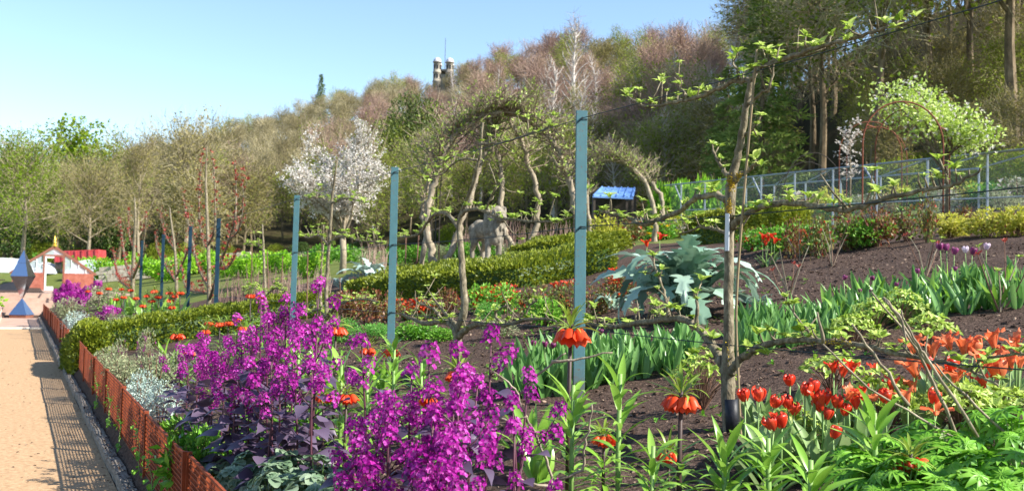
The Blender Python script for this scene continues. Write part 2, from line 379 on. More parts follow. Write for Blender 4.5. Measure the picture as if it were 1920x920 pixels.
# path gravel: loose grit near the camera
bb = MB(); k = 5000; yy = 6 + 16*rng.random(k)**1.4; gx = -.6+1.32*rng.random(k)
bb.inst((np.array([(-.5, -.4, 0), (.5, -.5, 0), (.4, .5, 0), (-.5, .4, 0), (0, 0, .5)]), E, np.array([[0, 1, 4], [1, 2, 4], [2, 3, 4], [3, 0, 4]])),
        frames(np.stack([gx, yy, np.full(k, .008)], 1), np.c_[rng.normal(size=(k, 2)), np.zeros(k)], .004+.007*rng.random(k)**2))
bb.build('path_gravel', 'sand', kind='stuff')
k = 420; dvv = np.c_[rng.normal(size=(k, 2)), .15*rng.normal(size=k)]; lx = .72-1.5*rng.random(k)**2.5
MB().inst(diamond(1, .5, .3), frames(np.stack([lx, 6+20*rng.random(k), np.full(k, .014)], 1), dvv, .012+.028*rng.random(k))).build('fallen_leaves', 'mulch', kind='stuff')
# kerb: weathered boards end to end
kerb = link('kerb', None); kerb['kind'] = 'structure'
kb = []
for v in range(3):
    m_ = MB(); n = 9; yv = np.linspace(0, 1.78, n); r2 = np.random.default_rng(v)
    prof = [(0, -.05), (0, .075), (.012, .088), (.09, .086), (.1, .07), (.1, -.05)]; V = []
    for y in yv: V += [(x+.004*r2.normal(), y, z+.006*r2.normal()) for x, z in prof]
    q = len(prof); Q = [[a*q+c, a*q+c+1, (a+1)*q+c+1, (a+1)*q+c] for a in range(n-1) for c in range(q-1)] + [[0, 1, 4, 5], [1, 2, 3, 4], [(n-1)*q+5, (n-1)*q+4, (n-1)*q+1, (n-1)*q], [(n-1)*q+4, (n-1)*q+3, (n-1)*q+2, (n-1)*q+1]]
    kb.append(MB().add(V, Q).mesh('kerb_board', 'wood_edge'))
for k in range(23):
    link('kerb_board', kb[k % 3], kerb, (.732+.006*math.sin(k*2.3), 2.2+k*1.8, 0))
# steps up to the greenhouse terrace, and the terrace itself
st = link('steps', None); st['kind'] = 'structure'
for k in range(5):
    MB().box((.1, 46.3+k*.55, .095+.19*k), (2.6, 1.6, .19)).build('step', 'paving', st)
bb = MB(); bb.box((-3, 66, .5), (24, 34.5, .9)); bb.build('terrace', 'paving', kind='structure')

# ---------------------------------------------------------------- rusty mesh fence along the bed
def fence_mesh(L, near):
    m_ = MB(); dz = .03 if near else .05; dy = .03 if near else .06; wd = .0085 if near else .02
    for z in np.arange(.03, .6, dz): m_.box((0, L/2, z), (.004, L, wd))
    for y in np.arange(.01, L, dy): m_.box((.004, y, .31), (.004, wd, .6))
    return m_
fl = {}
for near in (True, False): fl[near] = fence_mesh(1.9, near).mesh('wire_mesh', 'rust')
fpost = MB().box((0, 0, .3), (.03, .03, .66)).mesh('post', 'rust'); frail = MB().box((0, .95, .61), (.014, 1.9, .014)).mesh('rail', 'rust')
fy = [2.2+1.94*k for k in range(8)] + [21.4+1.94*k for k in range(11)]
for k, y in enumerate(fy):
    nearf = k < 8
    lab = ['first', 'second', 'third', 'fourth', 'fifth', 'sixth', 'seventh', 'eighth', 'ninth', 'tenth', 'eleventh'][k if nearf else k-8]
    t = thing('mesh_fence_panel', ('rusty steel mesh fence panel beside the path, %s before the hedge end' if nearf else 'rusty mesh fence panel beyond the clipped hedge end, %s towards the sculpture') % lab, 'fence panel', (.9+.006*math.sin(k*1.7), y, 0), 0, 'rusty mesh panels edging the flower bed')
    t.rotation_euler = (0, .012*math.sin(k*2.1), .004*math.sin(k*3.3))
    link('wire_mesh', fl[nearf], t); link('post', fpost, t, (0, -.015, 0)); link('post', fpost, t, (0, 1.9, 0)); link('rail', frail, t)

# ---------------------------------------------------------------- woodland trees
def bare_tree_parts(H, cr, ch, base, seed, ntwig, nbud, tw, bud, twig_len=1.2, tww=.05, budsz=.22, trunk_r=.2, limbs=11, barkm='bark_brown', twm='tw_brown', bdm='bd_olive'):
    """H height, crown radius cr, crown half height ch, base = where the crown starts"""
    g = np.random.default_rng(seed); trunk = MB(); cz = H-ch
    lean = g.normal(0, .03, 2)
    tp = np.array([(lean[0]*z+.12*math.sin(z*.5+seed), lean[1]*z+.1*math.cos(z*.6+seed), z) for z in np.linspace(-.4, H*.82, 9)])
    trunk.tube(tp, np.linspace(trunk_r, trunk_r*.16, 9), 7)
    crown = MB(); tips = []; S = []
    for k in range(limbs):
        f = base+(H*.75-base)*(k/limbs)**.9; p0 = np.array([np.interp(f, tp[:, 2], tp[:, 0]), np.interp(f, tp[:, 2], tp[:, 1]), f])
        a = k*2.4+g.normal()*.4; up = .45+.5*k/limbs
        L = cr*(1.05-.35*k/limbs)*(.75+.35*g.random()); d = nrm(np.array([math.cos(a), math.sin(a), up*1.1]))
        P = [p0]
        for q in range(4):
            d = nrm(d+g.normal(0, .16, 3)+np.array([0, 0, .12])); P.append(P[-1]+d*L/4)
        trunk.tube(P, np.linspace(trunk_r*.36, trunk_r*.08, 5), 5)
        for q in range(1, 5):
            for _ in range(3):
                d2 = nrm(d*.5+g.normal(0, .7, 3)+np.array([0, 0, .35])); l2 = L*.42*(.6+.6*g.random()); a0 = P[q]
                a1 = a0+d2*l2*.5; d3 = nrm(d2+g.normal(0, .3, 3)+np.array([0, 0, .2])); a2 = a1+d3*l2*.6
                S += [(a0, a1), (a1, a2)]
    tr = twigT(1, 1)
    for a0, a1 in S:
        L = np.linalg.norm(a1-a0); m_ = frames(a0, a1-a0, 1.0); m_[:, :3, 0] *= trunk_r*.13; m_[:, :3, 2] *= trunk_r*.13; m_[:, :3, 1] *= L*1.15; crown.inst(tr, m_)
    # fine twigs through the crown's volume, clumped round branch ends
    ends = np.array([s[1] for s in S]); pk = ends[g.integers(0, len(ends), ntwig)]+g.normal(0, cr*.13, (ntwig, 3))
    rel = (pk-np.array([0, 0, cz]))/np.array([cr, cr, ch]); out = nrm(rel+1e-6)
    keep = np.linalg.norm(rel, axis=1) < 1.12; pk = pk[keep]; out = out[keep]; n = len(pk)
    dr = nrm(out+g.normal(0, .55, (n, 3))+np.array([0, 0, .35])); ln = twig_len*(.5+.8*g.random(n))
    m_ = frames(pk, dr, 1.0, g.random(n)*6.28); m_[:, :3, 0] *= tww; m_[:, :3, 2] *= tww; m_[:, :3, 1] *= ln[:, None]
    crown.inst(stripT(1, 1) if tw == 'strip' else twigT(1, 1), m_)
    bud = MB(); ib = g.integers(0, n, nbud); bp = pk[ib]+dr[ib]*(ln[ib]*g.random(nbud))[:, None]+g.normal(0, .08, (nbud, 3))
    bud.inst(diamond(1, .7), frames(bp, rdir(nbud, .2), budsz*(.5+.8*g.random(nbud)), g.random(nbud)*6.28))
    return trunk.mesh('trunk', barkm), crown.mesh('branches', twm), bud.mesh('crown', bdm)
def lay_tree(name, parts, loc, label, cat, group, rz, sc):
    t = thing(name, label, cat, loc, rz, group, sc)
    for n_, me in zip(('trunk', 'branches', 'crown'), parts): link(n_, me, t)
    return t
BT = []
for v in range(5): BT.append(bare_tree_parts(15+v % 3, 4.6+.4*(v % 2), 5.2, 4.0, 20+v, 2600, 1500, 'strip', .2, 1.5, .055, .24, .24, twm='tw_red' if v in (1, 4) else 'tw_brown', bdm='bd_brown' if v in (1, 4) else 'bd_olive', barkm='bark_far'))
GT = []
for v in range(3): GT.append(bare_tree_parts(15+v, 4.9, 5.6, 3.5, 40+v, 2000, 3600, 'strip', .2, 1.4, .05, .3, .24, bdm='bd_green' if v else 'bd_olive', barkm='bark_far'))
def conifer_parts(H, r, seed, mt, droop=.25, dens=1.0):
    g = np.random.default_rng(seed); tk = MB(); tk.tube([(0, 0, -.5), (.05, 0, H*.5), (0, 0, H)], [.28, .17, .03], 7); fo = MB(); br = MB(); P = []; D = []
    for z in np.arange(H*.12, H*.99, .42):
        rr = r*(1-(z/H)**1.3)*(.8+.4*g.random())+.15
        for k in range(int(6*dens)+1):
            a = g.random()*6.28; L = rr*(.6+.5*g.random()); d = np.array([math.cos(a), math.sin(a), .12]); p0 = np.array([0, 0, z]); n = max(3, int(L*4.5))
            br.inst(twigT(1, 1), np.array([frames(p0, d-np.array([0, 0, droop]), 1.0)[0] @ np.diag([.05, L, .05, 1])]))
            for q in np.linspace(.25, 1, n):
                for _ in range(3): P.append(p0+d*L*q+np.array([0, 0, -droop*L*q*q])+g.normal(0, .12, 3)); D.append(d+g.normal(0, .6, 3)-np.array([0, 0, .25]))
    P = np.array(P); D = np.array(D); fo.inst(diamond(1, .26), frames(P, D, .35+.45*g.random(len(P)), g.random(len(P))*6.28))
    return tk.mesh('trunk', 'bark_brown'), br.mesh('branches', 'tw_brown'), fo.mesh('crown', mt)
CF = [conifer_parts(19, 3.6, 5, 'pine', .3), conifer_parts(20, 4.4, 6, 'larch', .2, .7)]
def leaf_dome(n, rx, rz, size, seed, lobes=9, W=.6, squash=.55, base=.0):
    """leaves on uneven lobes: hedges, shrubs and evergreen crowns"""
    g = np.random.default_rng(seed); c = np.concatenate([nrm(g.normal(size=(lobes, 3)))*np.array([rx, rx, rz])*squash, [[0, 0, 0]]]); rr = np.concatenate([(.35+.3*g.random(lobes)), [.62]])
    ix = g.integers(0, lobes+1, n); d = nrm(g.normal(size=(n, 3))); p = c[ix]+d*np.array([rx, rx, rz])*(rr[ix]*(.72+.33*g.random(n)))[:, None]; p[:, 2] += rz+base
    k = p[:, 2] > .02; p = p[k]; d = d[k]; n = len(p)
    return frames(p, nrm(d+g.normal(0, .7, (n, 3))), size*(.6+.7*g.random(n)), g.random(n)*6.28), diamond(1, W)
def evergreen_parts(H, r, seed, mt, n=5000, size=.34):
    m_, tp = leaf_dome(n, r, H*.42, size, seed, 12); fo = MB().inst(tp, m_)
    for q in fo.V: q[:, 2] += H*.12
    tk = MB(); tk.tube([(0, 0, -.5), (.1, 0, H*.3), (0, .1, H*.7)], [.25, .2, .08], 7)
    for k in range(6): a = k*1.05; tk.tube([(0, 0, H*.25), (r*.3*math.cos(a), r*.3*math.sin(a), H*.5), (r*.6*math.cos(a), r*.6*math.sin(a), H*.68)], [.1, .07, .03], 5)
    return tk.mesh('trunk', 'bark_brown'), fo.mesh('crown', mt)
EV = [evergreen_parts(9, 4.2, 3, 'lf_dark'), evergreen_parts(6, 4.4, 4, 'lf_dark'), evergreen_parts(9, 4.2, 5, 'bd_green')]

def at_az(px, r):
    v = ray(px, 500); a = math.atan2(v[0], v[1]); return np.array([r*math.sin(a), r*math.cos(a), terrain(r*math.sin(a), r*math.cos(a))])
HT = []
for v in range(3): HT.append(bare_tree_parts(19+v, 4.6, 6.0, 7.5, 60+v, 2400, 2600, 'strip', .2, 1.4, .045, .26, .3, limbs=12, barkm='bark_brown', twm='tw_brown', bdm=('bd_olive', 'bd_green', 'bd_brown')[v]))
wood = []; PT = np.zeros((2500, 2)); npt = 0
g = np.random.default_rng(99)
for _ in range(14000):
    az = -3.5+60*g.random(); rf, zf, rr, zr = hill_at(az); r = rf+(rr+12-rf)*g.random()**.85
    x, y = r*math.sin(R(az)), r*math.cos(R(az)); sp = 4.9+3.4*(r/340)
    if az > 36: sp = 5.2+2.4*(r/160)
    if npt == 0 or ((PT[:npt, 0]-x)**2+(PT[:npt, 1]-y)**2).min() > sp*sp: PT[npt] = (x, y); npt += 1; wood.append((r, az, x, y))
cnt = {'bare': 0, 'bud': 0, 'red': 0}
for k, (r, az, x, y) in enumerate(wood):
    n1 = math.sin(x*.021+1.3)*math.sin(y*.017+.4)+.35*math.sin(x*.06+y*.05); n2 = math.sin(x*.027-y*.019+2)
    z = terrain(x, y)-.2; rf, zf, rr, zr = hill_at(az); top = (r-rf)/(rr-rf)
    if 20.3 < az < 22.7 and 215 < r < 330: continue
    bud = n1+.4*g.normal() > .5 or (az < 5 and g.random() < .3); red = n2+.5*g.normal() > .05
    if az > 39 and g.random() < .4: bud = True
    s_ = (.58+.26*g.random()) if az < 33 else (.72+.25*g.random())
    if az > 38.5:
        v = HT[1] if bud else HT[(0, 2)[int(g.random() < .4)]]; s_ = .8+.35*g.random()
        kd = 'bud' if bud else 'bare'
    else:
        kd = 'bud' if bud else 'red' if red else 'bare'
        v = GT[g.integers(0, 3)] if bud else BT[(1, 4)[g.integers(0, 2)]] if red else BT[(0, 2, 3)[g.integers(0, 3)]]
    if cnt[kd] >= 298: kd = min(cnt, key=cnt.get); v = {'bud': GT[0], 'red': BT[1], 'bare': BT[0]}[kd]
    if cnt[kd] >= 298: continue
    cnt[kd] += 1
    nm, lb, gr_ = {'bud': ('budding_tree', 'tree coming into fresh olive green leaf in the hillside wood', 'trees in young leaf on the wooded hillside'), 'bare': ('bare_tree', 'leafless brown tree with fine twigs in the hillside wood', 'leafless brown trees on the wooded hillside'), 'red': ('russet_tree', 'russet pink tinged leafless tree in the hillside wood', 'russet leafless trees on the wooded hillside')}[kd]
    lay_tree(nm, v, (x, y, z), lb, 'tree', gr_, g.random()*6.28, (s_*(.9+.25*g.random()), s_*(.9+.25*g.random()), s_))
print('wood', cnt, npt)
# saplings and thicket under the tall trees on the near slope
for k in range(34):
    az = 37+18*g.random(); rf, zf, rr, zr = hill_at(az); r = rf*(1.02+.55*g.random()); x, y = r*math.sin(R(az)), r*math.cos(R(az)); s_ = .26+.22*g.random()
    lay_tree('understorey_tree', GT[g.integers(0, 3)], (x, y, terrain(x, y)-.1), 'small thicket tree under the tall trees above the fruit cage', 'tree', 'thicket under the tall trees above the fruit cage', g.random()*6.28, s_)
# understorey at the foot of the wood
for k in range(40):
    az = -2+57*(k+.5*g.random())/40; rf, zf, rr, zr = hill_at(az); r = rf*(1.0+.1*g.random()); x, y = r*math.sin(R(az)), r*math.cos(R(az)); evg = g.random() < .4
    e = thing('woodland_shrub', 'dark evergreen shrub along the foot of the hillside wood' if evg else 'light green shrub along the foot of the hillside wood', 'shrub', (x, y, terrain(x, y)-.5), g.random()*6, 'evergreen shrubs at the foot of the wood' if evg else 'light green shrubs at the foot of the wood', .22+.25*g.random())
    for n_, me in zip(('trunk', 'foliage'), EV[1] if evg else EV[2]): link(n_, me, e)
# ================================================================ the hill's own landmarks
def px_tree(name, parts, px, r, ytop, H, label, group=None, names=('trunk', 'branches', 'crown'), cat='tree', sink=.3, sxy=1.0):
    """stand a tree of model height H at bearing px, distance r, so that its top reaches pixel row ytop"""
    p = at_az(px, r); d = depth(p); top = atd(px, ytop, d)[2]; s_ = (top-p[2]+sink)/H
    t = thing(name, label, cat, p-np.array([0, 0, sink]), px*.37, group, (s_*sxy, s_*sxy, s_))
    for n_, me in zip(names, parts): link(n_, me, t)
    return t
# tower
tp = at_az(823, 300); base = tp[2]; dT = depth(tp); ztop = atd(813, 113, dT)[2]; Ht = ztop-base
tw = thing('stone_tower', 'stone hunting tower with round domed turrets rising above the hilltop wood', 'tower', (tp[0], tp[1], base-1), -R(24))
MB().box((0, 0, (Ht-4)/2), (4.6, 4.4, Ht-3)).build('keep', 'tower_stone', tw)
MB().box((0, 0, Ht-2.3), (5.0, 4.8, .5)).build('parapet', 'tower_stone', tw)
m_ = MB()
for sx in (-1, 1):
    for sy in (-1, 1):
        x, y = sx*1.85, sy*2.2
        tr_ = MB().lathe([(1.25, 0), (1.2, Ht*.55), (1.3, Ht*.56), (1.3, Ht*.58), (1.15, Ht*.585), (1.12, Ht*.75), (1.28, Ht*.76), (1.28, Ht*.78), (1.1, Ht*.785), (1.1, Ht-.2), (1.35, Ht-.1), (1.35, Ht+.1), (0, Ht+.1)], 14, (x, y, 0)).build('turret', 'tower_stone', tw, True)
        MB().lathe([(1.2, 0), (1.12, .5), (.85, .95), (.45, 1.25), (0, 1.36)], 14, (x, y, Ht+.1)).build('dome', 'lead_dome', tr_, True)
        for a in (-2.2, -1.4, -.6):
            for zz in (Ht-1.5, Ht*.68, Ht*.45):
                MB().box((x+1.13*math.cos(a), y+1.13*math.sin(a), zz), (.12, .42, 1.15), [[math.cos(a), -math.sin(a), 0], [math.sin(a), math.cos(a), 0], [0, 0, 1]]).build('window', 'black_rubber', tr_)
zp = atd(826, 70, dT)[2]-base+1
MB().tube([(.35, 0, Ht-3), (.35, 0, zp)], [.12, .06], 6).build('flagpole', 'dark_metal', tw)
px_tree('bare_tree', BT[2], 800, 262, 158, 15.5, 'bare tree directly below the nearer turret of the tower', sxy=.95)
px_tree('bare_tree', BT[0], 836, 255, 140, 15, 'bare tree hiding the foot of the tower under its further turret', sxy=.95)
px_tree('bare_tree', BT[1], 818, 240, 178, 16, 'russet bare tree in front of the tower foot', sxy=1.1)
# birch with pale trunk
def birch():
    g = np.random.default_rng(8); H = 18; tk = MB(); tpz = np.linspace(-.5, H*.95, 10)
    tk.tube([(.25*math.sin(z*.4), .15*math.cos(z*.5), z) for z in tpz], np.linspace(.3, .05, 10), 7)
    cr = MB()
    for k in range(44):
        z = 5+12*(k/44); a = k*2.4; L = 1.2+2.2*(1-(z-5)/14); up = 1.5 if k % 3 else .9
        P = [np.array([.25*math.sin(z*.4), .15*math.cos(z*.5), z])]; d = nrm(np.array([math.cos(a), math.sin(a), up]))
        for q in range(4): P.append(P[-1]+d*L/4); d = nrm(d+g.normal(0, .2, 3)+np.array([0, 0, .08]))
        tk.tube(P, np.linspace(.075, .02, 5), 4)
        n = 34; i_ = g.integers(1, 5, n); pp = np.array(P)[i_]; mm = frames(pp, nrm(g.normal(0, .7, (n, 3))+np.array([0, 0, .1])), 1.0, g.random(n)*6); mm[:, :3, 0] *= .022; mm[:, :3, 1] *= (.5+.8*g.random(n))[:, None]; cr.inst(stripT(1, 1), mm)
    return tk.mesh('trunk', 'birch_bark'), cr.mesh('twigs', 'tw_red')
BI = birch()
px_tree('birch_tree', BI, 1072, 125, 32, 17.6, 'slender bare birch with a pale trunk standing above the wood behind the apple arch', names=('trunk', 'twigs'))
px_tree('birch_tree', BI, 1035, 112, 120, 17.6, 'smaller pale leaning birch beside the tall birch', names=('trunk', 'twigs'))
g = np.random.default_rng(17)
for k in range(34):
    px_ = 840+640*g.random(); rf, zf, rr, zr = hill_at(25.9+math.degrees(math.atan((px_-960)/FPX))); p_ = at_az(px_, rf+(rr-rf)*(.02+.6*g.random())); t = thing('birch_tree', 'slim pale stemmed birch among the brown trees on the hillside', 'tree', p_-np.array([0, 0, .2]), g.random()*6, 'pale stemmed birches scattered through the hillside wood', .55+.3*g.random()); t.rotation_euler[0] = .08*g.normal()
    link('trunk', BI[0], t); link('twigs', BI[1], t)
EVL = evergreen_parts(9, 4.2, 15, 'lf_ever', 7000, .3)
px_tree('evergreen_tree', EVL, 771, 150, 170, 8.6, 'rounded yellow-green evergreen tree below the tower', names=('trunk', 'crown'), sxy=.55)
px_tree('evergreen_tree', EVL, 748, 146, 214, 8.6, 'lower rounded evergreen in front of the yellow-green one below the tower', names=('trunk', 'crown'), sxy=.75)
px_tree('evergreen_tree', EVL, 790, 144, 228, 8.6, 'green evergreen bush just beside the apple arch top, below the tower', names=('trunk', 'crown'), sxy=.7)
px_tree('spruce_tree', CF[0], 592, 335, 138, 19, 'single dark spruce on the skyline', sxy=.9)
px_tree('larch_tree', CF[1], 1425, 66, -60, 20, 'big dark green conifer behind the apple tree top', sxy=1.0)
px_tree('larch_tree', CF[1], 1362, 72, 120, 20, 'shorter feathery conifer beside the big one behind the apple tree', sxy=1.0)
# trees behind the greenhouse
NT = bare_tree_parts(17, 5.6, 6.2, 5, 77, 3200, 8000, 'strip', .2, 1.2, .045, .26, .34, limbs=13, barkm='bark_pale', bdm='bd_lime')
NT2 = bare_tree_parts(16, 5.4, 6, 4, 78, 3600, 3000, 'strip', .2, 1.2, .04, .22, .3, limbs=14, barkm='bark_pale', bdm='bd_olive')
NT3 = bare_tree_parts(17, 6.2, 6.6, 4, 79, 2000, 9000, 'strip', .2, 1.0, .04, .36, .34, limbs=12, bdm='bd_lime')
px_tree('woodland_tree', NT, 44, 96, 248, 17, 'tree with sunlit bare trunk and sparse young leaves behind the mirror sculpture')
px_tree('woodland_tree', NT2, 162, 92, 285, 16, 'half bare tree with pale forked trunk behind the greenhouse')
px_tree('woodland_tree', NT3, 142, 118, 236, 17, 'lime green leafy tree crowning the trees behind the greenhouse', sxy=1.25)
px_tree('woodland_tree', NT2, 258, 106, 240, 16, 'slim dark bare tree beyond the red budded pear trees', sxy=.7)
px_tree('woodland_tree', NT, -25, 104, 300, 17, 'leafy tree at the picture edge behind the white tunnel')
px_tree('woodland_tree', NT2, 345, 120, 205, 16, 'purplish bare tree with a rounded crown on the low end of the skyline', sxy=1.1)
for k, (px_, yt) in enumerate([(20, 400), (95, 410), (200, 385), (235, 430), (300, 430)]):
    px_tree('holly_tree', EV[0], px_, 108+3*k, yt, 8.6, ['dark evergreen behind the mirror sculpture', 'dark evergreen directly behind the greenhouse ridge', 'dark evergreen behind the red container', 'low dark evergreen beyond the stone wall', 'dark evergreen beyond the navy posts'][k], names=('trunk', 'crown'), sxy=.9)

# ================================================================ far end of the path
def pyr(m, x, y, z0, r0, z1, r1, n=4, a0=.2):
    V = [(x+r*math.cos(a0+2*math.pi*k/n), y+r*math.sin(a0+2*math.pi*k/n), z) for z, r in ((z0, r0), (z1, r1)) for k in range(n)]
    Q = [[k, (k+1) % n, n+(k+1) % n, n+k] for k in range(n)]; m.add(V, Q+[list(range(n))[::-1], list(range(n, 2*n))] if n == 4 else Q)
S0 = gnd(40, 596); sc_ = depth(S0)/FPX
t = thing('mirror_sculpture', 'tall sculpture of stacked mirror steel pyramids standing at the path end', 'sculpture', (S0[0], S0[1], .01))
def zpx(y): return (596-y)*sc_
a0 = R(20)
m_ = MB(); pyr(m_, 0, 0, 0, 22*sc_, zpx(590), 22*sc_, 4, a0); m_.build('plinth', 'brown_frame', t)
m_ = MB(); pyr(m_, 0, 0, zpx(590), 23.5*sc_, zpx(560), 1.2*sc_, 4, a0); m_.build('lower_pyramid', 'mirror_steel', t)
m_ = MB(); pyr(m_, 0, 0, zpx(560), 1.2*sc_, zpx(518), 23*sc_, 4, a0); m_.build('inverted_pyramid', 'mirror_steel', t)
m_ = MB(); pyr(m_, 0, 0, zpx(518), 23*sc_, zpx(493), 11*sc_, 4, a0); m_.build('middle_pyramid', 'mirror_steel', t)
m_ = MB(); pyr(m_, 0, 0, zpx(493), 12*sc_, zpx(469), .3*sc_, 4, a0); m_.build('top_pyramid', 'mirror_steel', t)
# brick walled raised bed beside the steps
rb = thing('raised_bed', 'low brick raised bed with green planting beside the steps', 'raised bed', (-1.25, 41.5, 0))
for k in range(5):
    for q in range(14): MB().box((.62, -3.2+q*.46+(.23 if k % 2 else 0), .045+.09*k), (.16, .445, .08)).build('brick', 'brick_red' if (k*q) % 3 else 'pale_stone', rb)
MB().box((-1, 0, .2), (3.1, 6.6, .41)).build('soil_fill', 'soil', rb)
m_, tp_ = leaf_dome(900, 1.4, .35, .16, 12, 8); MB().inst(tp_, m_).build('foliage', 'lf_bright', rb, loc=(-.7, -1, .3))
# greenhouse
gc = under(101, 56); gx, gy = gc[0], gc[1]; G = thing('greenhouse', 'brick based greenhouse with brown glazing bars and open door at the path end', 'greenhouse', (gx, gy, .95))
ap = atd(101, 462, 56)[2]-.95; hw = 2.05; ev = .95; Lg = 7.0
for sx in (-1, 1):
    MB().box((sx*(hw+.5)/2, 0, ev/2), (hw-.5, .22, ev)).build('front_wall', 'brick_red', G)
    MB().box((sx*(hw-.11), Lg/2+.11, ev/2), (.22, Lg, ev)).build('side_wall', 'brick_red', G)
    MB().bar((sx*(hw+.12), -.02, ev-.06), (0, -.02, ap), .13, .1, (0, 1, 0)).build('barge_board', 'brown_frame', G)
    MB().box((sx*.5, -.02, (1.85)/2), (.1, .14, 1.85)).build('door_jamb', 'brown_frame', G)
    for q in range(1, 4):
        x = sx*(.5+q*.38); h = ev+(ap-ev)*(1-abs(x)/hw)
        MB().box((x, -.03, (ev+h)/2), (.035, .05, h-ev)).build('glazing_bar', 'white_paint', G)
    pn = MB(); z1 = ev+(ap-ev)*(1-.55/hw); pn.add([(sx*.55, 0, ev), (sx*hw, 0, ev), (sx*.55, 0, z1)], None, [[0, 1, 2]]); pn.build('pane', 'pane_glass', G)
    for q in range(8):
        y0, y1 = q*Lg/8+.03, (q+1)*Lg/8-.03
        pn = MB(); pn.add([(sx*hw, y0, ev), (sx*hw, y1, ev), (0, y1, ap), (0, y0, ap)], [[0, 1, 2, 3]]); pn.build('pane', 'pane_glass', G)
        MB().bar((sx*(hw+.02), y1+.03, ev), (0, y1+.03, ap+.02), .05, .05).build('rafter', 'brown_frame', G)
MB().box((0, -.02, 1.9), (1.1, .14, .1)).build('door_lintel', 'brown_frame', G)
MB().add([(-.5, 0, 1.95), (.5, 0, 1.95), (.22, 0, ap-.2), (-.22, 0, ap-.2)], [[0, 1, 2, 3]]).build('pane', 'pane_glass', G)
dr = MB(); 
for x0, x1, z0, z1 in ((-.45, -.37, 0, 1.85), (-.37, .0, 1.77, 1.85), (-.37, 0, 0, .2)): dr.box(((x0+x1)/2, -.08, (z0+z1)/2), (x1-x0, .05, z1-z0))
dr.build('door', 'white_paint', G)
MB().lathe([(.12, 0), (.13, .1), (.06, .14), (.1, .22), (.05, .3), (.07, .36), (0, .62)], 8, (0, 0, ap)).build('finial', 'gold', G)
MB().box((0, Lg/2, ap+.02), (.1, Lg, .1)).build('ridge', 'brown_frame', G)
for k, x in enumerate((-.9, .9)):
    m_, tp_ = leaf_dome(260, .35, .5, .14, 30+k, 6); MB().inst(tp_, m_).build('bench_plant_foliage', 'lf_green', G, loc=(x, 3.2, .95))
# white tunnels
def zt_at(px, y, d): return atd(px, y, d)[2]
def tunnel(px, d, wid, hh, label):
    c = under(px, d); hh = zt_at(px, hh, d)-c[2]; t = thing('poly_tunnel', label, 'tunnel', (c[0], c[1], c[2]), R(-12)); f = MB(); n = 12; Lt = 7
    A = np.linspace(0, math.pi, n); V = [(wid/2*math.cos(a), y, hh*math.sin(a)**.8) for y in (0, Lt) for a in A]
    f.add(V, [[k, k+1, n+k+1, n+k] for k in range(n-1)]); f.add([(wid/2*math.cos(a), 0, hh*math.sin(a)**.8) for a in A]+[(0, 0, 0)], None, [[k, k+1, n] for k in range(n-1)])
    f.build('cover', 'poly_film', t, True)
    for q in range(5): MB().tube([(wid/2*1.01*math.cos(a), q*Lg/4, hh*1.01*max(0, math.sin(a))**.8) for a in A], .03, 5).build('hoop', 'white_paint', t)
tunnel(8, 74, 5.6, 484, 'long white film tunnel behind the mirror sculpture')
tunnel(168, 70, 3.2, 488, 'low white film tunnel in front of the red container')
cpt = under(150, 80); zc = atd(150, 492, 80)[2]
C_ = thing('red_container', 'red ribbed metal container beyond the greenhouse roof', 'container', (cpt[0], cpt[1], cpt[2]), -R(20))
hz = zc-cpt[2]
MB().box((0, 0, .25+hz/2), (3.1, 2, hz-.02)).build('support_frame', 'dark_metal', C_)
Mt = Matrix.Rotation(R(-4), 3, 'Y'); Mt = np.array([list(r_) for r_ in Mt])
MB().box((0, 0, hz+.5), (3.3, 2.2, .85), Mt).build('body', 'red_paint', C_)
for q in range(7): MB().box(np.array([0, 0, hz+.5])+Mt @ np.array([-1.5+q*.5, -1.13, 0]), (.12, .08, .83), Mt).build('rib', 'red_paint', C_)
# old stone wall
wl = thing('stone_wall', 'old grey stone wall beyond the shrubs beside the greenhouse', 'wall', (0, 0, 0))
a_ = under(188, 66); b_ = under(470, 66); g = np.random.default_rng(3); n = 26
for q in range(n):
    for k in range(4):
        f0 = (q+(.5 if k % 2 else 0))/n; p = a_*(1-f0)+b_*f0; p[2] = terrain(p[0], p[1])+.12+.25*k; L = np.linalg.norm(b_-a_)/n
        dv = (b_-a_)/np.linalg.norm(b_-a_); MB().bar(p-dv*L*.47, p+dv*L*.47, .4+.08*g.random(), .235).build('stone', 'stone', wl)
# handrail and dark trough on the terrace
hr = thing('handrail', 'thin dark handrail beside the terrace steps', 'handrail', (-1.5, 46.2, .3))
for q in range(3): MB().tube([(q*.55-.3, 0, 0), (q*.55-.3, 0, 1.2)], .025, 6).build('post', 'dark_metal', hr)
for z in (.7, 1.2): MB().tube([(-.5, 0, z), (1.0, 0, z)], .022, 6).build('rail', 'dark_metal', hr)
tr0 = atd(22, 546, 50); q = MB(); q.add([(-.55, 0, 0), (.6, 0, 0), (.6, .7, 0), (-.55, .7, 0), (-.5, .1, .3), (.45, .1, .55), (.45, .6, .55), (-.5, .6, .3)], [[0, 1, 5, 4], [1, 2, 6, 5], [2, 3, 7, 6], [3, 0, 4, 7], [4, 5, 6, 7]])
tag(q.build('trough_cover', 'black_rubber', loc=(tr0[0], tr0[1], .96)), 'dark wedge shaped trough cover on the terrace beside the sculpture', 'cover')

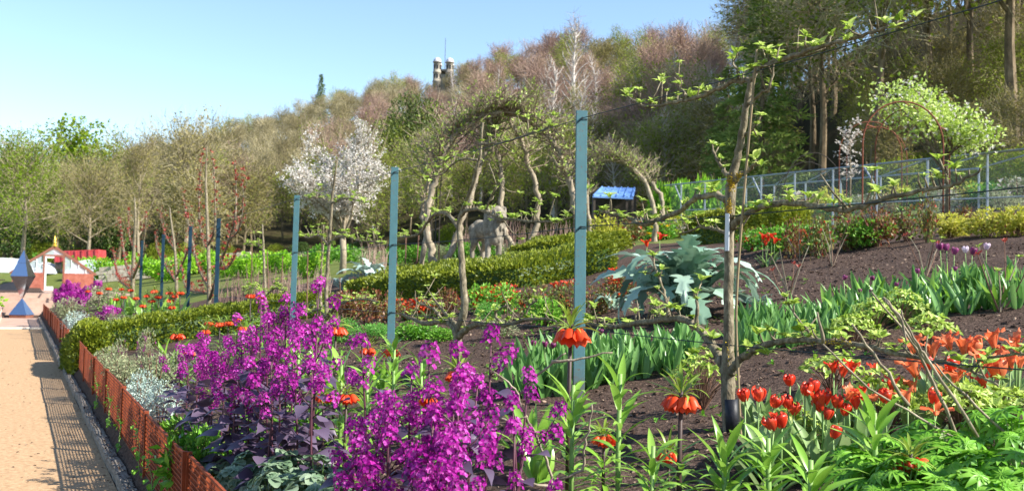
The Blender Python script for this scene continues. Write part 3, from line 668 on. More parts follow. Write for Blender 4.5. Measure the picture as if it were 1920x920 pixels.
# ================================================================ fruit cage, shed, rusty arches
def gp(px, d): return under(px, d)
FC = thing('fruit_cage', 'galvanised pole fruit cage with fine netting below the wood', 'fruit cage', (0, 0, 0))
A = gp(1235, 44); B = gp(1985, 22.5); nP = 11
def zt(px, y, d): return atd(px, y, d)[2]
zA = zt(1235, 348, 44); zB = zt(1985, 272, 22.5)
back = np.array([.55, .83, 0])*5.5
for row, offs in enumerate((np.zeros(3), back)):
    prev = None
    for k in range(nP):
        f = k/(nP-1); p = A*(1-f)+B*f+offs; p[2] = terrain(p[0], p[1]); zz = zA*(1-f)+zB*f+row*.15
        top = np.array([p[0], p[1], zz]); MB().tube([p-np.array([0, 0, .2]), top], .032, 6).build('post', 'galv', FC)
        if prev is not None:
            MB().tube([prev, top], .03, 6).build('top_rail', 'galv', FC)
            if row == 0:
                lo = np.array([0, 0, 1.1]); MB().tube([prev-lo, top-lo], .02, 5).build('mid_rail', 'galv', FC)
                if k % 3 == 1:
                    MB().tube([top-np.array([0, 0, .7]), top*.7+prev*.3], .03, 5).build('brace', 'galv', FC)
                MB().add([prev-2*lo, top-2*lo, top, prev], [[0, 1, 2, 3]]).build('netting', 'netting', FC)
            MB()
        if row == 0:
            MB().tube([top, top+back+np.array([0, 0, .15])], .022, 5).build('cross_rail', 'galv', FC)
        prev = top
for k in range(3):
    c = gp(1500+12*k, 36-2.2*k); A_ = np.linspace(0, math.pi, 12); zb = zt(1500, 345, 36)
    tag(MB().tube([c*[1, 1, 0]+np.array([1.0*math.cos(a)*RIGHT[0], 1.0*math.cos(a)*RIGHT[1], c[2]+.02+max(0, math.sin(a))**.6*(zt(1500, 318, 36)-c[2])]) for a in A_], .014, 6).build('tunnel_hoop', 'dark_metal'), ['bent metal hoop inside the fruit cage, the one behind', 'bent metal hoop inside the fruit cage, the middle one', 'bent metal hoop inside the fruit cage, the one in front'][k], 'hoop')
sh = gp(1150, 46); sb = thing('garden_shed', 'open sided shed with a pale blue roof beyond the small apple arch', 'shed', sh, -R(26)); dS = depth(sh)
zr, ze = zt(1150, 344, dS)-sh[2], zt(1150, 368, dS)-sh[2]; sw = 76*dS/FPX
MB().add([(-sw*.55, -.2, ze), (sw*.45, -.2, ze-.05), (sw*.62, 1.6, zr), (-sw*.25, 1.6, zr)]+[(-sw*.55, -.2, ze-.08), (sw*.45, -.2, ze-.13), (sw*.62, 1.6, zr-.08), (-sw*.25, 1.6, zr-.08)], [[0, 1, 2, 3], [7, 6, 5, 4], [0, 4, 5, 1], [1, 5, 6, 2], [2, 6, 7, 3], [3, 7, 4, 0]]).build('roof', 'blue_roof', sb)
for q in range(6): MB().bar((-sw*.53+q*sw*.19, -.22, ze+.02), (-sw*.23+q*sw*.165, 1.6, zr+.03), .05, .03).build('roof_batten', 'blue_roof', sb)
MB().box((sw*.1, 2.1, zr*.5), (sw*1.1, .9, zr)).build('back_wall', 'timber_dark', sb)
for q in (-.5, -.1, .3, .44): MB().box((sw*q, -.1, ze/2), (.1, .1, ze)).build('post', 'timber_dark', sb)
def hoop(px0, px1, ytop, ybase, d, rad=.03, mat='rust_dark'):
    a = gp(px0, d); b = gp(px1, d); c = (a+b)/2; hwv = (b-a)/2; hwv[2] = 0; zt_ = zt((px0+px1)/2, ytop, d); R_ = np.linalg.norm(hwv); zs = zt_-R_*1.05; P = [a-np.array([0, 0, .2])]
    P += [np.array([a[0], a[1], zs*.5+a[2]*.5])]
    for an in np.linspace(math.pi, 0, 15): P.append(np.array([c[0], c[1], zs])+hwv*math.cos(an)+np.array([0, 0, R_*1.05*math.sin(an)]))
    P.append(b-np.array([0, 0, .2])); return MB().tube(P, rad, 7), np.array(P)
RA = thing('rusty_arch', 'rusty metal garden arch with a leafy apple tree trained over it', 'arch', (0, 0, 0))
H1, P1 = hoop(1616, 1768, 188, 430, 22, .018); H1.build('hoop', 'rust_dark', RA, True)
H2, P2 = hoop(1640, 1780, 200, 430, 24.5, .015); H2.build('hoop', 'rust_dark', RA, True)
for q in (4, 9, 14): MB().tube([P1[q], P2[q]], .015, 5).build('tie_rod', 'rust_dark', RA)
RA2 = thing('rusty_arch', 'further rusty metal arch half hidden behind the leafy one', 'arch', (0, 0, 0))
hoop(1572, 1690, 226, 430, 29, .015)[0].build('hoop', 'rust_dark', RA2, True); hoop(1586, 1700, 236, 430, 31.5, .015)[0].build('hoop', 'rust_dark', RA2, True)
# ================================================================ posts and wires of the espalier row (X = 3.8)
XR = 3.8
def post(y, mat, label, h=2.19, turn=0.0, wd=.085, zt_=None):
    z0 = terrain(XR, y); t = thing('espalier_post', label, 'post', (XR, y, z0-.25), turn, 'steel posts carrying the fruit wires'); t.rotation_euler[1] = .008*math.sin(y*1.7)
    m_ = MB(); c = .003; hh = h+.25
    prof = [(-wd/2, -.023), (-wd/2+c, -.026), (wd/2-c, -.026), (wd/2, -.023), (wd/2, -.004), (wd/2-c, -.001), (-wd/2+c, -.001), (-wd/2, -.004)]
    V = [(x, y_, z) for z in (0, hh) for x, y_ in prof]; q = 8
    m_.add(V, [[k, (k+1) % q, q+(k+1) % q, q+k] for k in range(q)]); m_.add([(x, y_, hh) for x, y_ in prof], [[0, 1, 2, 3], [0, 3, 4, 7], [4, 5, 6, 7]])
    m_.build('shaft', mat, t)
    for zz in (2.13, 1.31, .55):
        MB().tube([(.0, -.03, zz+.25), (.0, -.045, zz+.25)], .009, 8).build('eye_bolt', 'wire', t); MB().tube([(-wd/2-.004, -.03, zz+.2), (0, -.034, zz+.25), (wd/2+.004, -.03, zz+.245)], .003, 5).build('wire_tie', 'wire', t)
    return t
TURN = -R(19)
for y, mt, lb in [(6.63, 'teal', 'tall teal steel post nearest the staked apple tree'), (10.9, 'teal', 'teal steel post beside the white blossom tree and box hedge'), (15.5, 'teal', 'teal steel post rising behind the purple flowers'),
                  (22.2, 'navy', 'dark navy post behind the tall red budded pear tree'), (26.2, 'navy', 'slim navy post half hidden by pear branches'), (31.4, 'navy', 'navy post standing clear between the two pear trees'), (37.2, 'navy', 'smallest navy post, furthest along the row')]:
    post(y, mt, lb, turn=TURN)
post(2.2, 'teal', 'teal steel post holding the wires nearest the camera', turn=TURN)
posts_y = [-2.2, 2.2, 6.63, 10.9, 15.5, 22.2]
for lvl, zz, nm in ((0, 2.13, 'topmost'), (1, 1.31, 'middle'), (2, .55, 'lowest')):
    P = []
    for a, b_ in zip(posts_y[1:-1], posts_y[2:]):
        for f in np.linspace(0, 1, 6)[:-1]:
            y = a+(b_-a)*f; z = (terrain(XR, a)+zz)*(1-f)+(terrain(XR, b_)+zz)*f - .02*math.sin(math.pi*f); P.append((XR-.03, y, z))
    tag(MB().tube(P, .0032, 5).build('fruit_wire', 'wire'), 'thin %s wire strung along the teal posts' % nm, 'wire')

# ================================================================ espalier fruit trees
LCL = []
for v in range(6):
    g = np.random.default_rng(300+v); n = 7; a = np.linspace(0, 6.28, n, endpoint=False)+g.normal(0, .35, n)
    d = np.stack([np.cos(a), np.sin(a), .35+1.6*g.random(n)], 1); m_ = MB()
    m_.inst(leafT(4, 1, .44, fold=.4, droop=.8), frames(np.zeros((n, 3))+g.normal(0, .004, (n, 3)), d, .040+.030*g.random(n), g.normal(0, .4, n)))
    m_.inst(twigT(.02, .006), frames(np.zeros((2, 3)), [[.2, 0, 1], [-.3, .2, 1]], 1.0)); LCL.append(m_.mesh('leaf_cluster', 'lf_apple'))
def espalier(name, label, trunk, branches, X=XR, base_drop=True, leafd=1.0, mat='bark_apple', group=None, wob=.014, spur=1.0, wsc=1.0, lmesh=None, lsc=1.0, seed=0):
    g = np.random.default_rng(seed+11); lm = lmesh or LCL
    p0 = onX(*trunk[0][:2], X); z0 = terrain(p0[0], p0[1]); t = thing(name, label, 'tree', (p0[0], p0[1], z0), 0, group); O = np.array([p0[0], p0[1], z0])
    def conv(pts):
        W = np.array([onX(q[0], q[1], X+(q[3] if len(q) > 3 else 0)) for q in pts]); r = np.array([q[2]*wsc*depth(w_)/FPX/2 for q, w_ in zip(pts, W)]); return W-O, r
    P, r = conv(trunk)
    if base_drop: P = np.concatenate([[[P[0][0], P[0][1], -.1]], P]); r = np.concatenate([[r[0]*1.25], r])
    C = curve_pts(np.c_[P, r], 4); MB().tube(C[:, :3]+np.c_[g.normal(0, .003, (len(C), 2)), np.zeros(len(C))], C[:, 3], 10).build('trunk', mat, t, True)
    for br in branches:
        P, r = conv(br); C = curve_pts(np.c_[P, r], 5); n = len(C); C[1:, :3] += g.normal(0, .004, (n-1, 3)); C[:, 0] += wob*np.sin(np.linspace(0, 5, n)+g.random()*6)*np.linspace(0, 1, n)
        C[:, 3] *= 1+.12*np.sin(np.arange(n)*2.1); m_ = MB(); m_.tube(C[:, :3], C[:, 3], 8)
        L = np.concatenate([[0], np.cumsum(np.linalg.norm(np.diff(C[:, :3], axis=0), axis=1))]); spots = []
        s_ = .06*g.random()+.08
        while s_ < L[-1]:
            q = np.array([np.interp(s_, L, C[:, k]) for k in range(4)]); dr = nrm(np.array([.5*g.normal(), .55*g.normal(), 1.0 if g.random() < .8 else -.3])); l_ = .02+.07*g.random()**2
            if g.random() < .12*spur: l_ = .12+(.12+.1*(spur > 1))*g.random()
            mid = q[:3]+dr*l_*.5+g.normal(0, .006, 3); tip = mid+nrm(dr+np.array([0, 0, .4])+g.normal(0, .2, 3))*l_*.5
            m_.tube([q[:3], mid, tip], [min(q[3]*.7, .008), .005, .0035], 5); spots.append(tip); s_ += (.05+.09*g.random())/leafd
        spots.append(C[-1, :3]); o = m_.build('branch', mat, t, True)
        for k, s0 in enumerate(spots):
            if g.random() < .82: link('leaf_cluster', lm[g.integers(0, len(lm))], o, s0, None, g.random()*6.28, lsc*(.55+.7*g.random()))
    return t, O
T1, O1 = espalier('apple_tree', 'trained apple tree with wide tiers of branches tied to the wires beside a bamboo stake',
    [(1374, 832, 27), (1368, 790, 25), (1365, 745, 24), (1364, 700, 25), (1366, 640, 20), (1366, 560, 17), (1367, 460, 17), (1369, 400, 17), (1371, 350, 19), (1379, 310, 14), (1386, 275, 13), (1395, 225, 12), (1402, 185, 11), (1409, 150, 10)],
    [[(1364, 700, 20), (1348, 668, 18), (1330, 640, 15), (1300, 608, 13), (1265, 597, 12), (1200, 605, 10), (1150, 611, 8), (1100, 606, 5)],
     [(1370, 700, 16), (1384, 678, 15), (1400, 664, 14), (1436, 646, 12), (1474, 639, 11), (1524, 637, 11), (1580, 643, 10), (1631, 649, 10), (1668, 660, 9), (1730, 672, 8), (1772, 680, 7), (1817, 695, 6), (1867, 722, 4)],
     [(1817, 695, 6), (1830, 682, 6), (1846, 672, 5), (1896, 664, 5), (1945, 662, 4)],
     [(1366, 380, 14), (1340, 365, 11), (1300, 375, 10), (1270, 397, 9), (1230, 412, 8), (1205, 420, 7), (1170, 405, 6), (1125, 395, 4)],
     [(1372, 425, 14), (1385, 412, 13), (1400, 402, 12), (1430, 388, 11), (1470, 380, 11), (1530, 386, 10), (1570, 393, 10), (1605, 392, 9), (1640, 378, 9), (1700, 362, 8), (1760, 352, 7), (1800, 338, 6), (1835, 318, 4)],
     [(1364, 440, 7), (1340, 429, 6), (1310, 426, 5), (1275, 440, 3)],
     [(1410, 152, 9), (1380, 152, 9), (1350, 165, 8), (1300, 185, 7), (1260, 192, 6), (1215, 200, 5), (1180, 182, 3)],
     [(1409, 150, 9), (1418, 134, 9), (1432, 122, 9), (1470, 110, 9), (1520, 92, 8), (1580, 78, 7), (1640, 60, 6), (1700, 45, 5), (1722, 32, 3)],
     [(1405, 195, 6), (1431, 173, 6), (1442, 164, 5), (1449, 100, 3)], [(1290, 183, 5), (1276, 165, 4), (1262, 146, 3)], [(1388, 150, 6), (1382, 130, 5), (1372, 112, 3)],
     [(1397, 255, 5), (1410, 246, 4), (1422, 233, 3)], [(1368, 330, 9), (1356, 318, 7), (1346, 298, 5), (1335, 272, 3)], [(1376, 340, 12), (1394, 322, 9), (1410, 314, 6), (1422, 304, 3)],
     [(1253, 596, 9), (1250, 570, 7), (1245, 545, 5), (1236, 515, 4), (1225, 478, 3)], [(1235, 600, 11), (1233, 585, 8), (1222, 572, 4)], [(1305, 610, 8), (1308, 575, 6), (1300, 548, 4)], [(1530, 640, 6), (1500, 605, 4), (1480, 570, 3)]], leafd=1.9, seed=1, lsc=1.0, wsc=1.08, spur=.8)
lich = MB(); g = np.random.default_rng(5); k = 260
for cx_, cy_, sx_, sy_, n_ in ((1370, 345, 9, 12, 150), (1366, 390, 8, 14, 120), (1384, 330, 8, 5, 60), (1560, 641, 40, 4, 50), (1366, 660, 9, 20, 30)):
    for _ in range(n_):
        P_ = onX(cx_+g.normal()*sx_*.5, cy_+g.normal()*sy_*.6, XR-.03)-O1; lich.inst(diamond(1, .9, .4), frames(P_, g.normal(size=(1, 3)), .006+.008*g.random()))
lich.build('lichen', 'lichen', T1, kind='stuff')
c0 = onX(1371, 748, XR)-O1; c1 = onX(1374, 815, XR)-O1; MB().tube([c0, (c0+c1)/2, c1], [.042, .041, .045], 12).build('trunk_guard', 'black_rubber', T1, True)
c0 = onX(1364, 400, XR-.04)-O1; c1 = onX(1363, 470, XR-.04)-O1; MB().bar(c0, c1, .036, .004, (-1, 0, 0)).build('plant_tag', 'white_tape', T1)
sk = [onX(x_, y_, XR-.055) for x_, y_ in ((1419, 93), (1398, 330), (1381, 560), (1384, 700), (1390, 838))]; sk[-1][2] = terrain(sk[-1][0], sk[-1][1])-.05
tag(MB().tube(curve_pts(sk, 5), .0075, 8).build('bamboo_stake', 'bamboo', smooth=True), 'long bamboo stake tied along the trunk of the tagged apple tree', 'stake')
espalier('apple_tree', 'gnarled apple tree trained low between two teal posts before the stone lion',
    [(858, 632, 18), (868, 590, 17), (871, 555, 15), (867, 515, 14), (865, 467, 13), (861, 428, 12), (866, 398, 9), (885, 350, 7), (900, 290, 6), (905, 230, 4)],
    [[(858, 628, 16), (846, 608, 13), (826, 602, 12), (800, 606, 10), (775, 598, 8), (755, 590, 5)], [(860, 630, 16), (876, 616, 13), (900, 606, 11), (940, 610, 9), (985, 600, 7), (1030, 598, 5), (1060, 610, 3)],
     [(830, 602, 8), (815, 580, 6), (790, 570, 4), (775, 560, 3)], [(858, 612, 10), (838, 590, 7), (822, 570, 5), (812, 560, 3)], [(940, 608, 6), (930, 585, 5), (955, 570, 3)], [(985, 600, 5), (990, 575, 4), (1010, 560, 3)],
     [(861, 430, 9), (843, 405, 8), (820, 400, 7), (800, 420, 6), (785, 440, 5), (750, 445, 4)], [(863, 405, 9), (885, 392, 8), (910, 396, 7), (935, 407, 6), (1000, 416, 5), (1050, 412, 4), (1090, 402, 3)],
     [(895, 300, 5), (860, 300, 4), (830, 325, 3), (800, 335, 3)], [(900, 270, 5), (940, 268, 4), (990, 252, 4), (1035, 235, 3)], [(910, 396, 4), (925, 360, 3), (935, 340, 2)], [(1000, 415, 4), (1005, 385, 3), (1020, 365, 2)]], leafd=1.7, seed=2, lsc=.95, wsc=.9, spur=2)
espalier('apple_tree', 'slim young apple tree with thin upright stems before the blossom tree',
    [(612, 604, 8), (612, 540, 7), (616, 470, 6), (620, 420, 6), (624, 360, 5), (632, 300, 3)],
    [[(612, 596, 7), (600, 580, 6), (585, 585, 5), (570, 592, 3)], [(613, 598, 7), (626, 578, 6), (646, 566, 5), (680, 560, 4), (710, 566, 3)], [(617, 460, 5), (600, 442, 4), (580, 446, 3), (562, 440, 2)], [(618, 455, 5), (640, 442, 4), (670, 450, 3), (720, 455, 2)],
     [(606, 600, 6), (600, 540, 5), (604, 470, 4), (608, 420, 3)], [(622, 385, 4), (600, 370, 3), (575, 372, 2)], [(622, 380, 4), (650, 372, 3), (690, 380, 2)]], leafd=1.6, seed=3)
RB = []
for v in range(4):
    g = np.random.default_rng(330+v); n = 5; m_ = MB(); m_.inst(diamond(1, .6), frames(g.normal(0, .01, (n, 3)), rdir(n, .7), .045+.03*g.random(n))); RB.append(m_.mesh('bud_cluster', 'bud_red'))
espalier('pear_tree', 'tall red budded pear tree with candelabra branches before a navy post',
    [(392, 575, 12), (392, 520, 11), (390, 450, 9), (388, 400, 8), (386, 340, 6), (388, 275, 3)],
    [[(393, 560, 8), (412, 500, 7), (430, 450, 7), (440, 410, 6), (442, 350, 4), (440, 305, 3)], [(391, 540, 7), (372, 500, 6), (360, 450, 6), (350, 400, 4), (345, 370, 2)], [(390, 460, 6), (402, 430, 5), (404, 360, 4), (400, 300, 3)], [(390, 470, 6), (376, 430, 5), (374, 360, 4), (378, 290, 2)],
     [(430, 450, 5), (448, 430, 4), (456, 380, 3), (452, 330, 2)], [(391, 550, 6), (350, 540, 5), (340, 500, 3)], [(412, 505, 5), (430, 500, 4), (445, 470, 2)]], X=4.2, leafd=2.2, lmesh=RB, seed=4, lsc=1.2, mat='bark_apple', spur=3.5, wsc=.72)
espalier('pear_tree', 'smaller red budded pear tree nearer the greenhouse',
    [(248, 560, 11), (250, 500, 10), (252, 450, 8), (254, 400, 5), (252, 370, 3)],
    [[(249, 530, 7), (235, 490, 6), (228, 440, 4), (226, 410, 2)], [(250, 520, 7), (265, 480, 6), (272, 430, 4), (274, 400, 2)], [(251, 470, 5), (243, 440, 4), (240, 395, 2)], [(249, 545, 6), (222, 520, 5), (212, 470, 3)]], X=4.2, leafd=2.2, lmesh=RB, seed=5, lsc=1.4, mat='bark_apple', spur=3.5, wsc=.75)
espalier('pear_tree', 'thin bare trained tree with few buds between post and pear tree',
    [(332, 560, 8), (330, 500, 7), (326, 450, 5), (318, 390, 3)], [[(331, 530, 5), (300, 480, 4), (290, 440, 2)], [(330, 520, 5), (352, 470, 4), (362, 420, 2)], [(328, 470, 4), (310, 440, 3), (300, 400, 2)]], X=4.3, leafd=2, lmesh=RB, seed=6, mat='bark_apple', spur=3, wsc=.8)
espalier('apple_tree', 'very thin young trained tree beside the furthest teal post',
    [(497, 585, 6), (496, 520, 5), (494, 460, 4), (492, 420, 2)], [[(497, 560, 4), (480, 540, 3), (455, 545, 2)], [(497, 555, 4), (515, 540, 3), (538, 545, 2)], [(495, 470, 3), (478, 455, 2), (460, 460, 2)]], X=XR, leafd=1.8, seed=7, lsc=1.1)

# ================================================================ the apple arches
def arch_tree(label, pts, d0, d1, twigs, seed, top_y, w0=14, w1=5, tl=(.16, 1.2), extra=()):
    """trunk traced in pixels, its depth running d0 -> d1, with bare twigs and opening buds on the upper part"""
    g = np.random.default_rng(seed); n = len(pts); ds = np.linspace(d0, d1, n); W = np.array([atd(p_[0], p_[1], d) for p_, d in zip(pts, ds)])
    b0 = W[0].copy(); O = np.array([b0[0], b0[1], terrain(b0[0], b0[1])]); t = thing('apple_arch_tree', label, 'tree', O, 0, 'old apple trees trained over the arches')
    r = np.linspace(w0, w1, n)*ds/FPX/2; P = np.concatenate([[[b0[0], b0[1], O[2]-.15]], W])-O; r = np.concatenate([[r[0]*1.2], r]); C = curve_pts(np.c_[P, r], 5)
    C[:, :3] += g.normal(0, .028, (len(C), 3)); tk = MB(); tk.tube(C[:, :3], C[:, 3]*(1+.1*np.sin(np.arange(len(C))*1.9)), 8); tk.build('trunk', 'bark_pale', t, True)
    zt_ = np.mean([atd(p_[0], top_y, d)[2] for p_, d in zip(pts, ds)])-O[2]; up = C[C[:, 2] > zt_]; tw_ = MB(); lf = MB(); fr = np.linspace(0, 1, len(up))
    for _ in range(int(twigs*1.6)):
        q = up[min(len(up)-1, int(len(up)*g.random()**.85))]; dr = nrm(np.array([g.normal(0, 1), g.normal(0, 1), .35+.6*g.random()])); L = tl[0]+(tl[1]-tl[0])*g.random()**2.2
        p1 = q[:3]+dr*L*.45; d2 = nrm(dr+g.normal(0, .35, 3)+np.array([0, 0, .45])); p2 = p1+d2*L*.55; tw_.tube([q[:3], p1, p2], [.018, .012, .005], 4)
        for _2 in range(2):
            d3 = nrm(d2+g.normal(0, .6, 3)+np.array([0, 0, .3])); p3 = p1+(p2-p1)*g.random(); p4 = p3+d3*L*.4; tw_.tube([p3, p4], [.01, .004], 4)
            k = 1; lf.inst(diamond(1, .55, .25), frames(np.linspace(p3, p4, k)+g.normal(0, .02, (k, 3)), rdir(k, .4), .05+.06*g.random(k), g.random(k)*6))
        if g.random() < .3: lf.inst(diamond(1, .55, .25), frames(p2+g.normal(0, .03, (4, 3)), rdir(4, .5), .05+.06*g.random(4)))
    tw_.build('twigs', 'tw_apple', t); lf.build('leaf_buds', 'lf_apple', t, kind='stuff'); return t
arch_tree('thick pale apple trunk curving up the outer side of the big arch', [(822, 508), (806, 468), (800, 430), (803, 390), (815, 340), (828, 300), (846, 258), (880, 228), (925, 210), (965, 208)], 25.3, 25.6, 190, 1, 345, 15, 8)
arch_tree('leaning apple trunk crossing into the arch behind the stone lion', [(832, 506), (846, 470), (862, 430), (880, 380), (895, 330), (907, 285), (918, 250), (930, 222)], 25.2, 26.4, 110, 2, 320, 14, 7)
arch_tree('apple trunk of the big arch with lit bark beside the nearest teal post', [(1102, 462), (1084, 410), (1074, 360), (1062, 316), (1042, 275), (1012, 240), (975, 218), (940, 208)], 25.6, 25.8, 190, 3, 345, 14, 9)
arch_tree('forked apple trunk rising inside the far half of the big arch', [(975, 474), (1000, 440), (1009, 385), (1000, 335), (986, 285), (965, 240), (940, 215)], 27.5, 28, 90, 4, 330, 12, 7)
arch_tree('other prong of the forked apple trunk inside the big arch', [(972, 474), (950, 440), (940, 400), (942, 340), (932, 285), (918, 245), (890, 222)], 27.6, 28.2, 90, 5, 330, 11, 7)
arch_tree('twisted apple stem on the shady side of the big arch near the blossom tree', [(790, 500), (800, 440), (790, 400), (800, 350), (805, 300), (826, 255), (860, 232)], 28, 28.2, 120, 6, 400, 10, 6)
arch_tree('curved apple trunk of the smaller arch by the blue roofed shed', [(1228, 424), (1222, 370), (1202, 330), (1172, 306), (1142, 296), (1112, 300)], 36, 36.4, 120, 7, 350, 10, 5, (.3, 1.0))
arch_tree('second curved apple trunk of the smaller arch, nearer the fruit cage', [(1241, 420), (1239, 372), (1222, 342), (1196, 316), (1162, 302), (1130, 300)], 38, 38.4, 110, 8, 350, 9, 5, (.3, 1.0))
arch_tree('lit apple trunk on the far foot of the smaller arch', [(1112, 462), (1105, 420), (1100, 370), (1106, 330), (1120, 303)], 36, 36.3, 70, 9, 380, 9, 5)
af = thing('arch_frame', 'dark metal hoops and rods carrying the big apple arch', 'arch frame', (0, 0, 0))
for px0, px1, yt, d in ((806, 1082, 204, 25.45), (815, 1078, 214, 26.6), (822, 1074, 222, 27.8)): hoop(px0, px1, yt, 480, d, .016)[0].build('hoop', 'dark_metal', af)
ra, rb_ = hoop(806, 1082, 204, 480, 25.45)[1], hoop(822, 1074, 222, 480, 27.8)[1]
for q in (1, 2, 4, 6, 9, 12, 14, 16): MB().tube([ra[q], rb_[q]], .012, 5).build('rod', 'dark_metal', af)
for k, (px_, yb, yt) in enumerate(((963, 478, 398), (1006, 470, 380), (780, 520, 440), (745, 512, 430), (760, 515, 440))):
    c = gnd(px_, yb); tag(MB().tube([c-np.array([0, 0, .1]), atd(px_+4*(k % 3)-3, yt, depth(c))], .018, 6).build('garden_stake', 'dark_metal' if k < 2 else 'stake'), ['dark rod beside the stone lion', 'dark rod by the forked apple trunk', 'stake leaning under the big arch', 'stake beside the silver thistle plant', 'middle stake of three left of the arch trunks'][k].replace('left of', 'beside'), 'stake')

# ================================================================ blossom tree
bt0 = gnd(642, 512); dB = depth(bt0); sB = dB/FPX; bt = thing('blossom_tree', 'fruit tree covered in white blossom beyond the flower beds', 'tree', bt0)
g = np.random.default_rng(21); tk = MB(); tk.tube([(0, 0, -.2), (.02, 0, .6), (-.02, 0, 66*sB)], [.13, .11, .1], 9); bl = MB(); gl = MB(); tw_ = MB()
for k in range(17):
    a = k*2.399; f = .25+.75*((k*7) % 17)/17; tgt = np.array([math.cos(a)*128*sB*f, math.sin(a)*110*sB*f, (318-150*f+26*g.normal())*sB*.9]); p0 = np.array([0, 0, (55+k*1.2)*sB]); P = [p0]
    for q in range(1, 7): u = q/6; P.append(p0+(tgt-p0)*np.array([u**1.1, u**1.1, u**.9])+g.normal(0, .06, 3)*u)
    P = curve_pts(P, 3); tk.tube(P, np.linspace(.055, .012, len(P)), 6)
    for q in range(5, len(P)):
        for _ in range(3):
            d = nrm(nrm(P[q]-p0)*.6+g.normal(0, .6, 3)+np.array([0, 0, .4])); L = .35+.6*g.random(); e = P[q]+d*L; tw_.tube([P[q], (P[q]+e)/2+g.normal(0, .03, 3), e], [.012, .008, .004], 4)
            n = int(7+7*g.random()); u = .15+.85*g.random((n, 1)); ctr = P[q]+d*L*u; c3 = np.repeat(ctr, 3, 0)+g.normal(0, .045, (3*n, 3)); bl.inst(diamond(1, .9, .3), frames(c3, rdir(3*n, .3), .042+.04*g.random(3*n), g.random(3*n)*6))
            if g.random() < .5: m = 4; gl.inst(diamond(1, .5), frames(e+g.normal(0, .05, (m, 3)), rdir(m, .4), .07+.04*g.random(m)))
for k in range(26):
    a = g.random()*6.28; r_ = g.random()**.5*80*sB; p = np.array([r_*math.cos(a), r_*math.sin(a), (265-40*r_/(80*sB))*sB]); d = nrm(np.array([p[0]*.2, p[1]*.2, 1])+g.normal(0, .12, 3)); L = .7+.8*g.random(); tw_.tube([p, p+d*L], [.014, .005], 4)
    n = 10; gl.inst(diamond(1, .5), frames(p+d*L*np.linspace(.3, 1, n)[:, None]+g.normal(0, .03, (n, 3)), rdir(n, .3), .06+.03*g.random(n)))
tk.build('trunk', 'bark_pale', bt, True); tw_.build('twigs', 'tw_apple', bt); bl.build('blossom', 'pt_white', bt, kind='stuff'); gl.build('young_leaves', 'bd_green', bt, kind='stuff')

# leafy apple over the rusty arch
g = np.random.default_rng(31); la0 = under(1775, 24.6); la = thing('leafy_apple_tree', 'pale leafed apple tree billowing over the rusty arch', 'tree', la0); tk = MB(); lf = MB(); fl_ = MB()
tgts = [(1650, 200), (1680, 170), (1645, 165), (1700, 185), (1745, 180), (1780, 205), (1820, 215), (1850, 240), (1862, 262), (1800, 250), (1770, 240), (1830, 270), (1735, 215), (1790, 280), (1705, 160)]
for k, (x_, y_) in enumerate(tgts):
    e = atd(x_, y_, 23.6+1.6*g.random())-la0; p0 = np.array([0, 0, 1.2+.06*k]); mid = p0*.45+e*.55+np.array([0, 0, .2]); P = curve_pts([p0, mid, e], 5); tk.tube(P, np.linspace(.035, .008, len(P)), 5)
    n = 190; q = g.integers(4, len(P), n); c = P[q]+g.normal(0, .17, (n, 3)); lf.inst(diamond(1, .6, .25), frames(c, rdir(n, .3), .07+.07*g.random(n), g.random(n)*6)); fl_.inst(diamond(1, .9, .3), frames(c[:40]+g.normal(0, .04, (40, 3)), rdir(40, .3), .06+.05*g.random(40)))
tk.tube([(0, 0, -.2), (.03, 0, 1), (0, 0, 2.3)], [.06, .05, .035], 8); tk.build('trunk', 'bark_apple', la, True); lf.build('foliage', 'lf_apple', la, kind='stuff'); fl_.build('blossom', 'pt_white', la, kind='stuff')
g = np.random.default_rng(33); la1 = under(1592, 27); lb = thing('young_apple_tree', 'slender apple sapling in white blossom by the further rusty arch', 'tree', la1); hz_ = atd(1590, 225, depth(la1))[2]-la1[2]
tk = MB(); tk.tube([(0, 0, -.1), (.03, 0, hz_*.5), (-.02, 0, hz_)], [.03, .022, .008], 6); bl = MB(); 
for k in range(22):
    z = hz_*(.45+.55*g.random()); d = nrm(np.array([g.normal(), g.normal(), .5])); L = .2+.3*g.random(); tk.tube([(0, 0, z), np.array([0, 0, z])+d*L], [.01, .004], 4); n = 12; bl.inst(diamond(1, .8, .3), frames(np.array([0, 0, z])+d*L*g.random((n, 1))+g.normal(0, .05, (n, 3)), rdir(n, .3), .06+.05*g.random(n)))
tk.build('trunk', 'bark_apple', lb); bl.build('blossom', 'pt_white', lb, kind='stuff')

# ================================================================ stone lion
def ellip(m, c, r, n=10, Mx=None):
    u = np.linspace(0, math.pi, n); v = np.linspace(0, 2*math.pi, 2*n, endpoint=False); V = np.array([[math.sin(a)*math.cos(b_), math.sin(a)*math.sin(b_), math.cos(a)] for a in u for b_ in v])*np.asarray(r)
    if Mx is not None: V = V @ np.asarray(Mx).T
    k = 2*n; Q = [[i*k+j, (i+1)*k+j, (i+1)*k+(j+1) % k, i*k+(j+1) % k] for i in range(n-1) for j in range(k)]; m.add(V+np.asarray(c), Q)
def limb(m, a, b_, ra, rb_): m.tube([a, (np.asarray(a)+b_)/2., b_], [ra, (ra+rb_)/2, rb_], 10); ellip(m, a, (ra,)*3, 7); ellip(m, b_, (rb_,)*3, 7)
l0 = gnd(924, 502); Ll = thing('stone_lion', 'weathered stone lion statue standing under the apple arch behind the box hedge', 'statue', l0, -R(26)+R(26), None, (.92, .92, 1.0))
m_ = MB()   # the lion looks along -Y, turned a little; 1.25 m to the top of its mane
